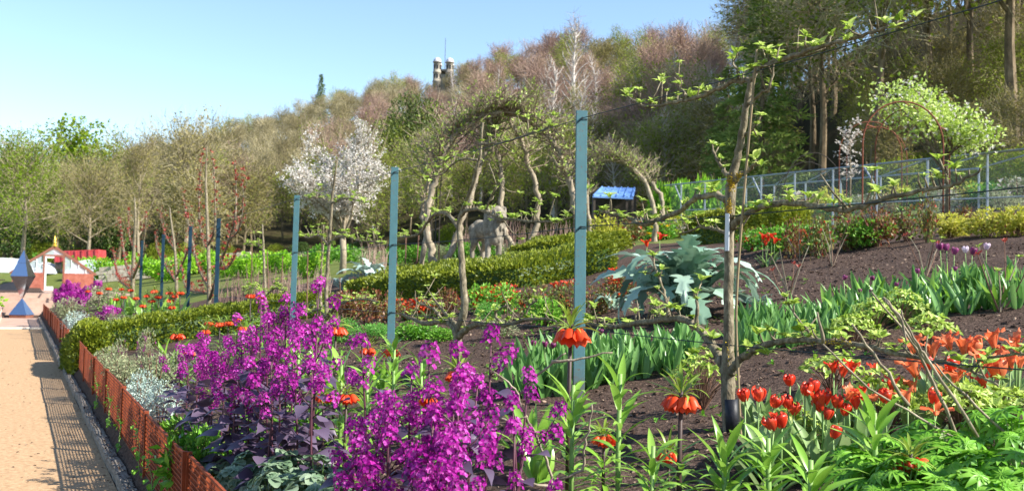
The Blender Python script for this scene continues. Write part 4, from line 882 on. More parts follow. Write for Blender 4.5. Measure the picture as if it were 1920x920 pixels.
ellip(m_, (0, .55, .74), (.22, .5, .23)); ellip(m_, (0, .92, .74), (.23, .26, .27)); ellip(m_, (0, .1, .74), (.25, .26, .32)); ellip(m_, (0, -.02, .86), (.3, .27, .36))
ellip(m_, (.03, -.08, 1.02), (.27, .25, .29)); ellip(m_, (0, -.1, .62), (.21, .17, .27)); ellip(m_, (.04, -.26, 1.04), (.16, .18, .17)); ellip(m_, (.05, -.46, .97), (.105, .14, .085)); ellip(m_, (.05, -.4, .91), (.07, .08, .05)); ellip(m_, (.05, -.5, 1.01), (.05, .035, .035))
for s_ in (-1, 1):
    ellip(m_, (.04+s_*.16, -.14, 1.23), (.06, .04, .07), 6); ellip(m_, (.05+s_*.07, -.38, 1.1), (.045, .05, .03), 6)
    limb(m_, (s_*.15, .02, .72), (s_*.16, -.02, .36), .12, .085); limb(m_, (s_*.16, -.02, .36), (s_*.16, 0, .1), .085, .07); ellip(m_, (s_*.16, -.07, .06), (.085, .13, .07), 8)
    limb(m_, (s_*.14, .95, .74), (s_*.17, .86, .45), .17, .11); limb(m_, (s_*.17, .86, .45), (s_*.16, 1.04, .28), .095, .065); limb(m_, (s_*.16, 1.04, .28), (s_*.16, .98, .08), .065, .06); ellip(m_, (s_*.16, .9, .06), (.08, .13, .065), 8)
g = np.random.default_rng(2)
for k in range(120):
    a = g.random()*6.28; zz = .48+.72*g.random(); rr = .29 if zz > .65 else .22; ellip(m_, (.02+rr*math.cos(a)*.95, -.04+rr*math.sin(a)*.85, zz), (.035, .035, .11), 5)
limb(m_, (0, 1.15, .8), (.1, 1.32, .5), .035, .03); limb(m_, (.1, 1.32, .5), (.22, 1.28, .25), .03, .03); ellip(m_, (.25, 1.26, .2), (.06, .05, .09), 7)
for v in m_.V: v[:, 2] = v[:, 2]*np.where(v[:, 2] < .5, 1.22, 1)+np.where(v[:, 2] < .5, .1, .21)
lo = m_.build('body', 'lion_stone', Ll, True); rm = lo.modifiers.new('remesh', 'REMESH'); rm.mode = 'VOXEL'; rm.voxel_size = .019; rm.use_smooth_shade = True
dg = bpy.context.evaluated_depsgraph_get(); me = bpy.data.meshes.new_from_object(lo.evaluated_get(dg)); lo.modifiers.clear(); lo.data = me
if not me.materials: me.materials.append(M['lion_stone'])
MB().box((0, .45, .05), (.8, 2.0, .12)).build('plinth', 'stone', Ll)
# ================================================================ box hedges
def hedge(label, line, width, height, seed, n, lsz=.055, mat='lf_box', rough=.05):
    """line: list of ground points (front foot); the hedge lies behind it"""
    g = np.random.default_rng(seed); L = np.array([p_[:2] for p_ in line]); C = curve_pts(np.c_[L, np.zeros(len(L))], 6)[:, :2]; T = nrm(np.gradient(C, axis=0)); N = np.stack([-T[:, 1], T[:, 0]], 1)
    if np.dot(N[0], C[0]) < 0: N = -N
    prof = [(0, 0), (.0, .55), (.02, .9), (.08, 1), (.5, 1.04), (.92, 1), (.98, .9), (1, .55), (1, 0)]; O = np.array([C[0][0], C[0][1], terrain(*C[0])]); V = []
    def pt(i_, f, s, v):
        c = C[i_]*(1-f)+C[min(i_+1, len(C)-1)]*f; nn = N[i_]; p_ = c+nn*width*s; return np.array([p_[0], p_[1], terrain(p_[0], p_[1])-.03+height*v])-O
    for i_ in range(len(C)):
        for s, v in prof: q = pt(i_, 0, .5+(s-.5)*.88, v*.9); V.append(q)
    k = len(prof); Q = [[a*k+c, a*k+c+1, (a+1)*k+c+1, (a+1)*k+c] for a in range(len(C)-1) for c in range(k-1)]+[[0, 1, 7, 8], [1, 2, 6, 7], [2, 3, 5, 6]]+[[(len(C)-1)*k+a for a in q] for q in ([8, 7, 1, 0], [7, 6, 2, 1], [6, 5, 3, 2])]
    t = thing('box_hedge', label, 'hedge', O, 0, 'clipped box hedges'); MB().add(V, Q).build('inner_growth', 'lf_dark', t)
    P, D = [], []; seg = np.linalg.norm(np.diff(C, axis=0), axis=1); pr = np.array(prof); pl = np.concatenate([[0], np.cumsum(np.linalg.norm(np.diff(pr*[width, height], axis=0), axis=1))]); cs = seg/seg.sum()
    ii = g.choice(len(seg), n, p=cs); uu = g.random(n)*pl[-1]
    for a, u in zip(ii, uu):
        s = np.interp(u, pl, pr[:, 0]); v = np.interp(u, pl, pr[:, 1]); q = pt(a, g.random(), s, v); lump = rough*math.sin(q[0]*4.1+q[1]*2.7)*math.sin(q[1]*3.7-q[0]*1.9); q[2] += lump*v; P.append(q+g.normal(0, .018, 3))
        nn = N[a]; D.append(np.array([nn[0]*(s-.5)*2, nn[1]*(s-.5)*2, 1.1 if v > .9 else .35])+g.normal(0, .55, 3))
    for e in (0, len(C)-1):
        sg = -1 if e == 0 else 1
        for _ in range(int(n*.06)):
            s, v = g.random(), g.random(); q = pt(e, 0, s, v)+np.r_[T[e]*sg*.03, 0]; P.append(q+g.normal(0, .015, 3)); D.append(np.r_[T[e]*sg, .4]+g.normal(0, .5, 3))
    n = len(P); MB().inst(diamond(1, .6, .25), frames(np.array(P), np.array(D), lsz*(.6+.7*g.random(n)), g.random(n)*6.28)).build('foliage', mat, t, kind='stuff'); return t
hedge('long clipped box hedge in front of the stone lion', [gnd(648, 566), gnd(740, 562), gnd(850, 556), gnd(960, 543), gnd(1060, 524), gnd(1150, 505)], 2.4, .44, 1, 26000, .075)
hedge('short second box hedge beside the lion plinth', [gnd(955, 496), gnd(1060, 484), gnd(1180, 466)], 2.0, .44, 2, 12000, .085)
hedge('low box hedge running from the rusty fence between the crown imperials', [np.array([.86, 17.9, 0]), np.array([2.0, 17.95, 0]), np.array([3.2, 18.1, 0]), np.array([5.2, 18.4, 0])], 1.8, .42, 3, 20000, .06)
hedge('shaggy end block of box hedge breaking the rusty fence line', [np.array([.84, 17.5, 0]), np.array([1.3, 17.5, 0])], 3.2, .43, 4, 8000, .065)
hedge('old box hedge beyond the red rose bushes', [gnd(1392, 452), gnd(1450, 446), gnd(1520, 440)], 1.5, .75, 5, 9000, .09)

# ================================================================ shrubs and clumps
def shrub_meshes(seed, fmat, n=900, sz=.1, W=.6, flower=None, nf=60, fsz=.07, stems=9, stemmat_='stake', lobes=9):
    m_, tp_ = leaf_dome(n, .5, .38, sz, seed, lobes, W); g = np.random.default_rng(seed+1); sm = MB()
    for k in range(stems): a = k*2.4; r_ = .3*g.random()+.08; sm.tube([(.03*math.cos(a), .03*math.sin(a), -.05), (r_*.6*math.cos(a), r_*.6*math.sin(a), .3), (r_*1.2*math.cos(a), r_*1.2*math.sin(a), .62+.15*g.random())], [.014, .01, .004], 4)
    out = [('stems', sm.mesh('stems', stemmat_)), ('foliage', MB().inst(tp_, m_).mesh('foliage', fmat))]
    if flower:
        p_ = m_[g.integers(0, len(m_), nf), :3, 3]*1.04; p_ = np.repeat(p_, 4, 0)+g.normal(0, .012, (4*nf, 3)); out.append(('flowers', MB().inst(diamond(1, .9, .4), frames(p_, rdir(4*nf, .5), fsz*(.7+.5*g.random(4*nf)))).mesh('flowers', flower)))
    return out
SHK = {'bright': [shrub_meshes(500+v, 'lf_bright', 1100, .11) for v in range(3)], 'green': [shrub_meshes(510+v, 'lf_green', 1100, .1) for v in range(3)], 'grey': [shrub_meshes(520+v, 'lf_grey', 1500, .06, .45) for v in range(3)],
       'silver': [shrub_meshes(525+v, 'lf_silver', 1500, .055, .4) for v in range(2)], 'rose': [shrub_meshes(530+v, 'lf_rose', 620, .085, .6, 'pt_red', 10, .05, 14) for v in range(3)], 'redfl': [shrub_meshes(540+v, 'lf_green', 800, .1, .6, 'pt_red', 46, .075) for v in range(2)],
       'yellow': [shrub_meshes(550+v, 'lf_yellow', 1000, .09) for v in range(2)], 'yellowfl': [shrub_meshes(555+v, 'lf_green', 700, .1, .6, 'pt_yellow', 20, .1) for v in range(2)], 'whitefl': [shrub_meshes(560+v, 'lf_grey', 800, .08, .5, 'pt_white', 44, .08) for v in range(2)],
       'fern': [shrub_meshes(570+v, 'lf_fern', 1900, .07, .35) for v in range(2)], 'dark': [shrub_meshes(580+v, 'lf_dark', 1000, .1) for v in range(2)], 'peony': [shrub_meshes(590+v, 'lf_green', 420, .2, .42) for v in range(2)], 'pinkfl': [shrub_meshes(595+v, 'lf_grey', 1200, .06, .45, 'pt_magenta', 26, .06) for v in range(2)],
       'orangefl': [shrub_meshes(600+v, 'lf_rose', 700, .085, .5, 'pt_orange', 40, .07) for v in range(2)]}
g5 = np.random.default_rng(55)
def shrub(kind, px, yb, wpx, hpx, label, group, name='shrub', d=None, cat='shrub'):
    p_ = gnd(px, yb) if d is None else under(px, d); s = depth(p_)/FPX; w_, h_ = wpx*s, hpx*s; t = thing(name, label, cat, p_-np.array([0, 0, .02]), g5.random()*6.28, group, (w_, w_, h_/.8))
    for n_, me in SHK[kind][g5.integers(0, len(SHK[kind]))]: link(n_, me, t, kind='stuff' if n_ == 'flowers' else None)
    return t
for k, px_ in enumerate(range(168, 590, 20)):
    shrub('bright', px_, 523-7*(px_ > 330)+5*math.sin(k), 46+8*g5.random(), 38+12*g5.random(), 'bright green currant bush in the row beyond the pear trees', 'green currant bushes beyond the pear trees', 'currant_bush')
for k, px_ in enumerate(range(560, 1000, 44)):
    shrub('green' if k % 3 else 'grey', px_, 500-(k % 3)*3-10*(px_ > 800), 60, 34+10*g5.random(), 'green bush in the bed beyond the blossom tree and arch', 'bushes in the beds beyond the arch', 'garden_bush')
for k, (px_, yb, w_, h_) in enumerate([(190, 580, 90, 50), (128, 600, 60, 50), (150, 628, 60, 50), (185, 660, 80, 60), (215, 620, 60, 40), (260, 640, 70, 50), (200, 705, 70, 60), (232, 735, 80, 75), (262, 770, 80, 80), (290, 740, 110, 90), (340, 720, 110, 80), (300, 800, 90, 90)]):
    shrub(('grey', 'grey', 'silver')[k % 3], px_, yb, w_, h_, 'grey-green bushy edging plant spilling over the rusty fence', 'grey-green edging plants behind the rusty fence', 'edging_plant', cat='plant')
for k, (px_, yb, w_, h_) in enumerate([(275, 690, 34, 80), (225, 700, 40, 70), (250, 720, 30, 60), (205, 622, 26, 44), (420, 690, 40, 60)]):
    shrub('pinkfl', px_, yb, w_, h_, ['slim pink flowering spike behind the box hedge end', 'pink flowering clump just behind the fence and hedge end', 'small pink flowering plant low behind the fence', 'tiny magenta clump beyond the hedge end', 'pink flowering clump before the box hedge'][k], None, 'flowering_plant', cat='plant')
for k, (px_, yb, w_, h_) in enumerate([(350, 915, 110, 110), (395, 890, 110, 110), (340, 840, 80, 70), (450, 860, 110, 90), (560, 830, 90, 80)]):
    shrub('peony' if k % 2 == 0 else 'green', px_, yb, w_, h_, 'dark green broad leaved plant at the foot of the purple flowers', 'leafy plants at the foot of the purple flowers', 'leafy_plant', cat='plant')
for k, (px_, yb, w_, h_, kd, lb) in enumerate([(690, 610, 80, 70, 'rose', 'red leaved rose bush behind the middle teal post'), (655, 600, 90, 60, 'rose', 'red leaved rose bush below the slim young apple tree'), (735, 600, 60, 60, 'rose', 'red leaved rose bush at the foot of the middle teal post'), (640, 640, 90, 60, 'fern', 'feathery green clump before the red rose bushes'), (700, 640, 70, 40, 'fern', 'small feathery clump by the middle teal post'),
        (770, 600, 70, 46, 'orangefl', 'orange flowering bush beside the middle teal post'), (808, 596, 50, 36, 'orangefl', 'smaller orange flowering bush behind the gnarled apple tree'), (840, 590, 50, 56, 'rose', 'rose bush behind the gnarled apple trunk'), (900, 585, 70, 55, 'redfl', 'red flowering bush just past the gnarled apple trunk'), (945, 588, 70, 66, 'redfl', 'tallest red flowering bush before the long box hedge'),
        (920, 612, 60, 52, 'fern', 'bright feathery clump under the red flowers'), (1005, 600, 80, 70, 'rose', 'rose bush between the red flowers and the nearest teal post'), (1020, 612, 60, 60, 'peony', 'fresh green leafy plant beside the nearest teal post'), (1060, 585, 70, 66, 'rose', 'rose bush directly behind the nearest teal post'), (1120, 590, 70, 60, 'rose', 'rose bush between teal post and silver thistle'),
        (1160, 560, 70, 50, 'orangefl', 'orange flowering bush behind the low silver thistle leaf'), (1200, 560, 60, 46, 'rose', 'low rose bush touching the silver thistle'), (780, 635, 90, 40, 'green', 'low green clump below the gnarled apple branches'), (830, 640, 60, 30, 'green', 'low leafy clump at the gnarled apple trunk'), (935, 630, 80, 40, 'grey', 'grey-green clump under the gnarled apple branch'),
        (1412, 470, 70, 50, 'redfl', 'red flowering bush just past the staked apple trunk'), (1455, 472, 80, 60, 'green', 'rounded green bush beyond the red flowers on the soil edge'), (1490, 486, 50, 80, 'rose', 'rose bush with bare red stems on the soil edge'), (1535, 484, 60, 90, 'rose', 'taller rose bush with bare stems on the soil edge'), (1515, 470, 90, 60, 'green', 'green bush behind the two bare stemmed roses'),
        (1590, 470, 90, 90, 'rose', 'broad red leaved rose bush at the middle of the soil edge'), (1645, 462, 80, 80, 'rose', 'rose bush below the leafy rusty arch'), (1625, 462, 100, 60, 'green', 'green bush below the rusty arch'), (1700, 452, 80, 70, 'rose', 'rose bush under the rusty arch opening'), (1738, 456, 40, 110, 'rose', 'tall thin rose bush with a straight stem on the soil'),
        (1780, 446, 90, 50, 'yellow', 'yellow-green bush behind the tall thin rose'), (1850, 444, 90, 56, 'yellow', 'yellow-green bush above the pale purple tulips'), (1910, 442, 90, 60, 'yellow', 'yellow-green bush at the picture edge'), (1815, 440, 60, 60, 'rose', 'russet bush between the yellow-green bushes'), (1885, 440, 60, 50, 'rose', 'russet bush beside the edge bush'),
        (1140, 470, 80, 70, 'yellow', 'yellow-green bush beside the nearest teal post'), (1175, 462, 80, 60, 'rose', 'russet bush below the small apple arch'), (1240, 450, 80, 40, 'yellowfl', 'yellow flowering plant above the silver thistle'), (1290, 446, 90, 40, 'whitefl', 'white flowering plant above the silver thistle'), (1200, 450, 60, 40, 'yellowfl', 'small yellow flowering plant by the small arch foot'), (1330, 440, 90, 36, 'green', 'low green plant behind the staked trunk')]):
    shrub(kd, px_, yb, w_, h_, lb, None, 'rose_bush' if kd == 'rose' else 'garden_bush')
g = np.random.default_rng(66)
for k in range(26):
    px_ = 1210+28*k; d = 42-18*k/26+3*g.random(); kd = ('whitefl', 'rose', 'yellow', 'green', 'grey')[k % 5]
    shrub(kd, px_, 0, 60+30*g.random(), 40+26*g.random(), {'whitefl': 'white flowering bush', 'rose': 'russet bush', 'yellow': 'yellowish bush', 'green': 'green bush', 'grey': 'grey-green bush'}[kd]+' in the border before the fruit cage', 'mixed bushes before the fruit cage', 'border_bush', d=d)
for k in range(5): shrub('bright', 1245+22*k, 0, 60, 120, 'green climber on the corner of the fruit cage', 'climbers on the fruit cage corner', 'climber', d=43.5, cat='climber')
for k, (px_, yb, w_, h_) in enumerate([(1180, 660, 0, 0)]): pass
# brown cane clumps and single canes
CN = []
for v in range(2):
    gg = np.random.default_rng(700+v); m_ = MB()
    for _ in range(34): a, r_ = gg.random()*6.28, gg.random()**.5*.45; x_, y_ = r_*math.cos(a), r_*math.sin(a); m_.tube([(x_, y_, -.05), (x_*1.1+gg.normal()*.03, y_*1.1, .5), (x_*1.2+gg.normal()*.08, y_*1.2+gg.normal()*.08, .7+.35*gg.random())], [.012, .009, .003], 4)
    CN.append(m_.mesh('canes', 'tw_red'))
for k, (px_, yb, w_, h_) in enumerate([(452, 578, 60, 70), (485, 572, 60, 80), (520, 575, 60, 76), (548, 570, 50, 70), (425, 585, 50, 60), (580, 590, 50, 70), (600, 570, 50, 70), (700, 510, 60, 60), (1000, 478, 60, 60), (960, 470, 70, 60), (1050, 470, 60, 60), (880, 480, 60, 60), (1380, 440, 60, 60)]):
    p_ = gnd(px_, yb); s = depth(p_)/FPX; t = thing('cane_clump', 'clump of thin brown leafless canes in the beds behind the teal posts', 'plant', p_, k, 'leafless cane clumps in the beds', (w_*s, w_*s, h_*s)); link('canes', CN[k % 2], t)
for k, (px_, yb, yt, lean) in enumerate([(470, 590, 450, 3), (505, 592, 470, -4), (525, 590, 480, 5), (600, 600, 440, 4), (640, 600, 520, -3), (575, 600, 470, 2)]):
    p_ = gnd(px_, yb); tag(MB().tube([p_-np.array([0, 0, .1]), atd(px_+lean, yt, depth(p_))], [.013, .01], 5).build('garden_cane', 'stake'), 'thin brown cane standing among the trained trees behind the teal posts', 'cane', 'single brown canes among the trained trees')

# ================================================================ silver thistles (cardoons)
def jagT(n, L, W, droop, seed):
    """a lobed thistle leaf: arching, ruffled blade whose margin runs out into forward-pointing lobes"""
    gg = np.random.default_rng(seed); V, y, z = [], 0, 0; ph = gg.random()
    for i_ in range(n+1):
        t = i_/n; a = .25-droop*t**1.6
        if i_: y += L/n*math.cos(a); z += L/n*math.sin(a)
        base = (math.sin(math.pi*(.08+.9*t))**.75)*(.3+.7*min(1, t*3.2)); saw = ((t*9+ph) % 1.0); lob = .26+.74*(saw if saw < .8 else (1-saw)*4); wd = W/2*base*lob*(1+.1*gg.normal()); sw = .045*L*lob*math.cos(a); sz = .045*L*lob*math.sin(a); ru = .05*W*math.sin(t*31+seed)
        for s in (-1, -.66, -.3, 0, .3, .66, 1): q = abs(s); V.append((s*wd, y+sw*q, z+sz*q+.28*wd*q-(.3*wd*(q-.66) if q > .66 else 0)+ru*q*(1 if s > 0 else -1)-(.012 if s == 0 else 0)))
    Q = [[i_*7+c, i_*7+c+1, (i_+1)*7+c+1, (i_+1)*7+c] for i_ in range(n) for c in range(6)]; return np.array(V), np.array(Q)
JG = [MB().add(*jagT(40, 1, .34, 1.9+.4*v, v)).mesh('leaf', 'lf_cardoon', True) for v in range(4)]; JS = [MB().add(*jagT(28, 1, .4, 1.7+.3*v, 9+v)).mesh('leaf', 'lf_silver', True) for v in range(3)]
def cardoon(px, yb, wpx, hpx, label, nl, ms, seed):
    gg = np.random.default_rng(seed); p_ = gnd(px, yb); s = depth(p_)/FPX; t = thing('cardoon_plant', label, 'plant', p_, 0); Lf = max(wpx*.5, hpx*1.15)*s*1.12; k0 = 0
    for k in range(nl):
        a = k*2.399; el = .55+.95*(k/nl)**.7+gg.normal()*.12; d = np.array([math.cos(a)*math.cos(el), math.sin(a)*math.cos(el), math.sin(el)]); sc = Lf*(.65+.4*gg.random()); mm = frames(np.array([.04*math.cos(a), .04*math.sin(a), .03]), d, sc, gg.normal()*.35)[0]
        o = link('leaf', ms[gg.integers(0, len(ms))], t); o.matrix_local = mat4(mm)
    return t
cardoon(1285, 598, 290, 175, 'huge silver-green thistle plant with jagged arching leaves beside the staked apple tree', 48, JG, 1)
cardoon(1150, 585, 110, 50, 'low blue-grey thistle leaves beside the nearest teal post', 9, JG, 2)
cardoon(1425, 585, 90, 40, 'small pale thistle on the bare soil past the staked trunk', 9, JG, 6)
cardoon(692, 536, 110, 56, 'silver thistle plant beyond the middle teal post', 22, JS, 3); cardoon(640, 545, 70, 36, 'smaller silver thistle under the blossom tree', 14, JS, 4); cardoon(655, 480, 50, 30, 'far silver thistle behind the blossom trunk', 12, JS, 5)
# ================================================================ flowers
def bedd(px, d, lim=1.12):
    k = .437+.9*(px-960)/FPX
    return max(d, lim/max(.05, k))
def head(px, py, d):
    """ground point under, and height of, a flower head seen at pixel px, py and distance d"""
    d = bedd(px, d); p_ = atd(px, py, d); z = terrain(p_[0], p_[1]); return np.array([p_[0], p_[1], z]), p_[2]-z
# ---- crown imperials
def bellT():
    V = []; n = 12
    for i_, (r_, z) in enumerate([(.006, 0), (.017, -.006), (.024, -.022), (.027, -.042), (.031, -.058)]):
        for k in range(n): a = k*2*math.pi/n; zz = z+(.012 if (i_ == 4 and k % 2) else 0); rr = r_*(1+.08*(k % 2)*(-1)); V.append((rr*math.cos(a), rr*math.sin(a), zz))
    Q = [[i_*n+k, i_*n+(k+1) % n, (i_+1)*n+(k+1) % n, (i_+1)*n+k] for i_ in range(4) for k in range(n)]; return np.array(V), np.array(Q)
BELL = MB().add(*bellT()).mesh('bell_flower', 'pt_orange', True)
CL = [MB().add(*leafT(6, 1, .17, fold=.3, droop=dr_)[:2]).mesh('leaf', 'lf_crown', True) for dr_ in (.5, .9, 1.4)]
TL = [MB().add(*leafT(5, 1, .12, fold=.3, droop=dr_)[:2]).mesh('tuft_leaf', 'lf_tuft', True) for dr_ in (.5, 1.0, 1.6)]
def joined(protos, mats, name, mat):
    m_ = MB()
    for me, M4 in mats: V = np.array([v.co[:] for v in me.vertices]); m_.inst((V, np.array([p_.vertices[:] for p_ in me.polygons]), E3), M4[None])
    return m_.mesh(name, mat, True)
def leaf_ring(g, z0, z1, n, L, el0, el1, r0=.012, ph=0.0):
    out = []
    for k in range(n):
        f = k/max(1, n-1); a = k*2.399+g.normal()*.2+ph; el = el0+(el1-el0)*f+g.normal()*.15; d = np.array([math.cos(a)*math.cos(el), math.sin(a)*math.cos(el), math.sin(el)])
        out.append(frames(np.array([r0*math.cos(a), r0*math.sin(a), z0+(z1-z0)*f]), d, L*(.75+.45*g.random()), g.normal()*.2)[0])
    return out
_far = {}
def crown_imperial(px, py, d, label, group=None, near=True, flower=True, size=1.0, seed=0, nl=26):
    g = np.random.default_rng(900+seed); p_, h = head(px, py, d); h = max(.25, h); t = thing('crown_imperial', label, 'flower', p_, seed*1.3, group); S = size
    MB().tube([(0, 0, -.05), (.004, .003, h*.5), (0, 0, h+.03*S)], [.011*S, .010*S, .008*S], 7).build('stem', 'st_dark' if flower else 'st_green', t, True)
    top = h*.62 if flower else h*.97
    lv = leaf_ring(g, .03, top, nl, .17*S, .25, .75 if flower else 1.15)
    tf = leaf_ring(g, h+.005, h+.04*S, 20, .13*S, .35, 1.35) if flower else []
    if near:
        for M4 in lv: o = link('leaf', CL[g.integers(0, 3)], t); o.matrix_local = mat4(M4)
        for M4 in tf: o = link('tuft_leaf', TL[g.integers(0, 3)], t); o.matrix_local = mat4(M4)
    else:
        key = seed % 3
        if key not in _far:
            gg = np.random.default_rng(key); _far[key] = (joined(None, [(CL[gg.integers(0, 3)], M4) for M4 in leaf_ring(gg, .03, .42, 24, .2, .25, .7)], 'foliage', 'lf_crown'), joined(None, [(TL[gg.integers(0, 3)], M4) for M4 in leaf_ring(gg, 0, .04, 18, .13, .35, 1.35)], 'leaf_tuft', 'lf_tuft'))
        o = link('foliage', _far[key][0], t); o.scale = (S, S, max(.5, h/.75)); o = link('leaf_tuft', _far[key][1], t, (0, 0, h)); o.scale = (S,)*3
    if flower:
        n = 7
        for k in range(n):
            a = k*2*math.pi/n+g.normal()*.15; o = link('bell_flower', BELL, t); mm = Matrix.Translation((.036*S*math.cos(a), .036*S*math.sin(a), h+.012*S)) @ Matrix.Rotation(a, 4, 'Z') @ Matrix.Rotation(-R(24+9*g.normal()), 4, 'Y') @ Matrix.Scale(S*(1.0+.12*g.normal()), 4); o.matrix_local = mm
    return t
NEARCI = [(1070, 622, 4.9, 'crown imperial with orange bells in front of the nearest teal post', 1.15), (1277, 748, 4.2, 'largest crown imperial, orange bells on a dark stem beside the staked apple tree', 1.1), (1132, 820, 4.9, 'low crown imperial with orange bells below the nearest teal post', .85), (1253, 852, 4.4, 'short crown imperial with few drooping bells under the largest one', .72), (1708, 905, 4.0, 'crown imperial cut by the bottom of the picture among lupin leaves', .95),
          (630, 616, 7.2, 'crown imperial with orange bells on a dark stem between the purple clumps', .95), (650, 742, 5.6, 'crown imperial nestled low between the two purple clumps', .8), (607, 742, 6.2, 'crown imperial half hidden in the purple flowers', .75), (735, 658, 8.2, 'crown imperial at the foot of the middle teal post', .85), (690, 655, 7.8, 'crown imperial behind the upper purple flower head', .85), (860, 700, 4.6, 'orange crown imperial glimpsed behind the purple flowers at the front', .8), (803, 748, 5.2, 'small crown imperial deep in the purple clump', .7)]
for k, (px_, py_, d_, lb, s_) in enumerate(NEARCI): crown_imperial(px_, py_, d_, lb, None, True, True, s_, k+1)
for k, (px_, py_, d_, lb, s_) in enumerate([(1163, 715, 4.5, 'leafy crown imperial without flowers beside the low flowering one', 1.15), (1075, 735, 4.6, 'leafy shoot of crown imperial below the post', 1.1), (1440, 838, 4.0, 'flowerless crown imperial at the foot of the staked apple tree', 1.2), (1640, 790, 4.2, 'flowerless crown imperial among the lupin leaves', 1.2), (1360, 850, 4.0, 'low glossy crown imperial shoot under the apple trunk', 1.2), (690, 690, 6.2, 'flowerless crown imperial between the purple clumps', 1.2), (740, 645, 7.0, 'flowerless crown imperial by the middle teal post', 1.1), (640, 690, 6.4, 'leafy crown imperial shoot behind the low orange one', 1.2), (790, 690, 6.4, 'leafy crown imperial shoot behind the purple flowers at the front', 1.1), (560, 660, 7.6, 'leafy crown imperial shoot behind the big purple clump', 1.2), (1225, 850, 4.0, 'pale leafy shoot beside the short crown imperial', 1.0), (1520, 880, 3.8, 'glossy crown imperial shoot at the bottom edge', 1.2)]):
    crown_imperial(px_, py_, d_, lb, None, True, False, s_, 40+k, 34)
FARCI = [(332, 628, 11.5, 1.0), (470, 553, 15, 1.0), (412, 606, 13, .9), (428, 604, 14, .9), (390, 605, 14.5, .9), (455, 614, 12.5, .9), (385, 620, 12.5, .85), (490, 556, 14, .9), (445, 598, 15, .8), (355, 660, 10.5, .8),
         (186, 548, 27, 1.15), (203, 540, 28, 1.1), (228, 541, 27, 1.1), (232, 556, 25, 1.1), (275, 553, 24, 1.15), (290, 545, 24, 1.2), (297, 555, 23, 1.2), (285, 563, 23, 1.1), (318, 548, 23, 1.15), (328, 553, 22, 1.1), (320, 562, 22, 1.1), (322, 575, 21, 1.1), (255, 558, 25, 1.1), (245, 543, 27, 1.1), (218, 560, 25, 1.0), (338, 548, 23, 1.1), (165, 545, 30, 1.1), (268, 572, 22, 1.0)]
for k, (px_, py_, d_, s_) in enumerate(FARCI):
    lb, gp_ = ('orange crown imperial in the group beyond the low box hedge', 'crown imperials beyond the low box hedge') if k >= 10 else ('orange crown imperial standing behind the big purple flower clump', 'crown imperials behind the big purple clump')
    crown_imperial(px_, py_, d_, lb, gp_, False, True, s_, 60+k)
# ---- purple honesty
RC = []
for v in range(7):
    g = np.random.default_rng(1000+v); m_ = MB(); n = 22; L = .06+.025*g.random()
    for k in range(n):
        f = k/n; a = k*2.399; r_ = .031*(1-.5*f); c = np.array([r_*math.cos(a), r_*math.sin(a), -.02+L*f]); nn = nrm(np.array([math.cos(a), math.sin(a), .55])+g.normal(0, .25, 3)); x = nrm(np.cross(nn, [0, 0, 1.])); y = np.cross(nn, x); rot = g.random()*1.57; s_ = (.0105+.0035*g.random())*(1.0 if f < .8 else .5)
        for q in range(4): aa = rot+q*math.pi/2; dd = x*math.cos(aa)+y*math.sin(aa)+nn*.25; m_.inst(diamond(1, .95, .12, .62), frames(c, dd, s_, 0, nn))
    RC.append(m_.mesh('flower_cluster', 'pt_magenta', True))
def heartT(droop=.7):
    V, Q = [], []; prof = [(0, .0, -.12), (.0, .3, -.04), (.1, .46, 0), (.25, .5, 0), (.45, .42, 0), (.65, .27, 0), (.85, .1, 0), (1, .01, 0)]; y = 0
    for t, w_, bk in prof: z = -droop*t*t*.6; V += [(-w_, t+bk, z+.22*w_), (0, t, z), (w_, t+bk, z+.22*w_)]
    for i_ in range(len(prof)-1): b_ = i_*3; Q += [[b_, b_+1, b_+4, b_+3], [b_+1, b_+2, b_+5, b_+4]]
    return np.array(V), np.array(Q)
HL = [MB().add(*heartT(.3+.45*v)).mesh('leaf', 'lf_purple', True) for v in range(3)]
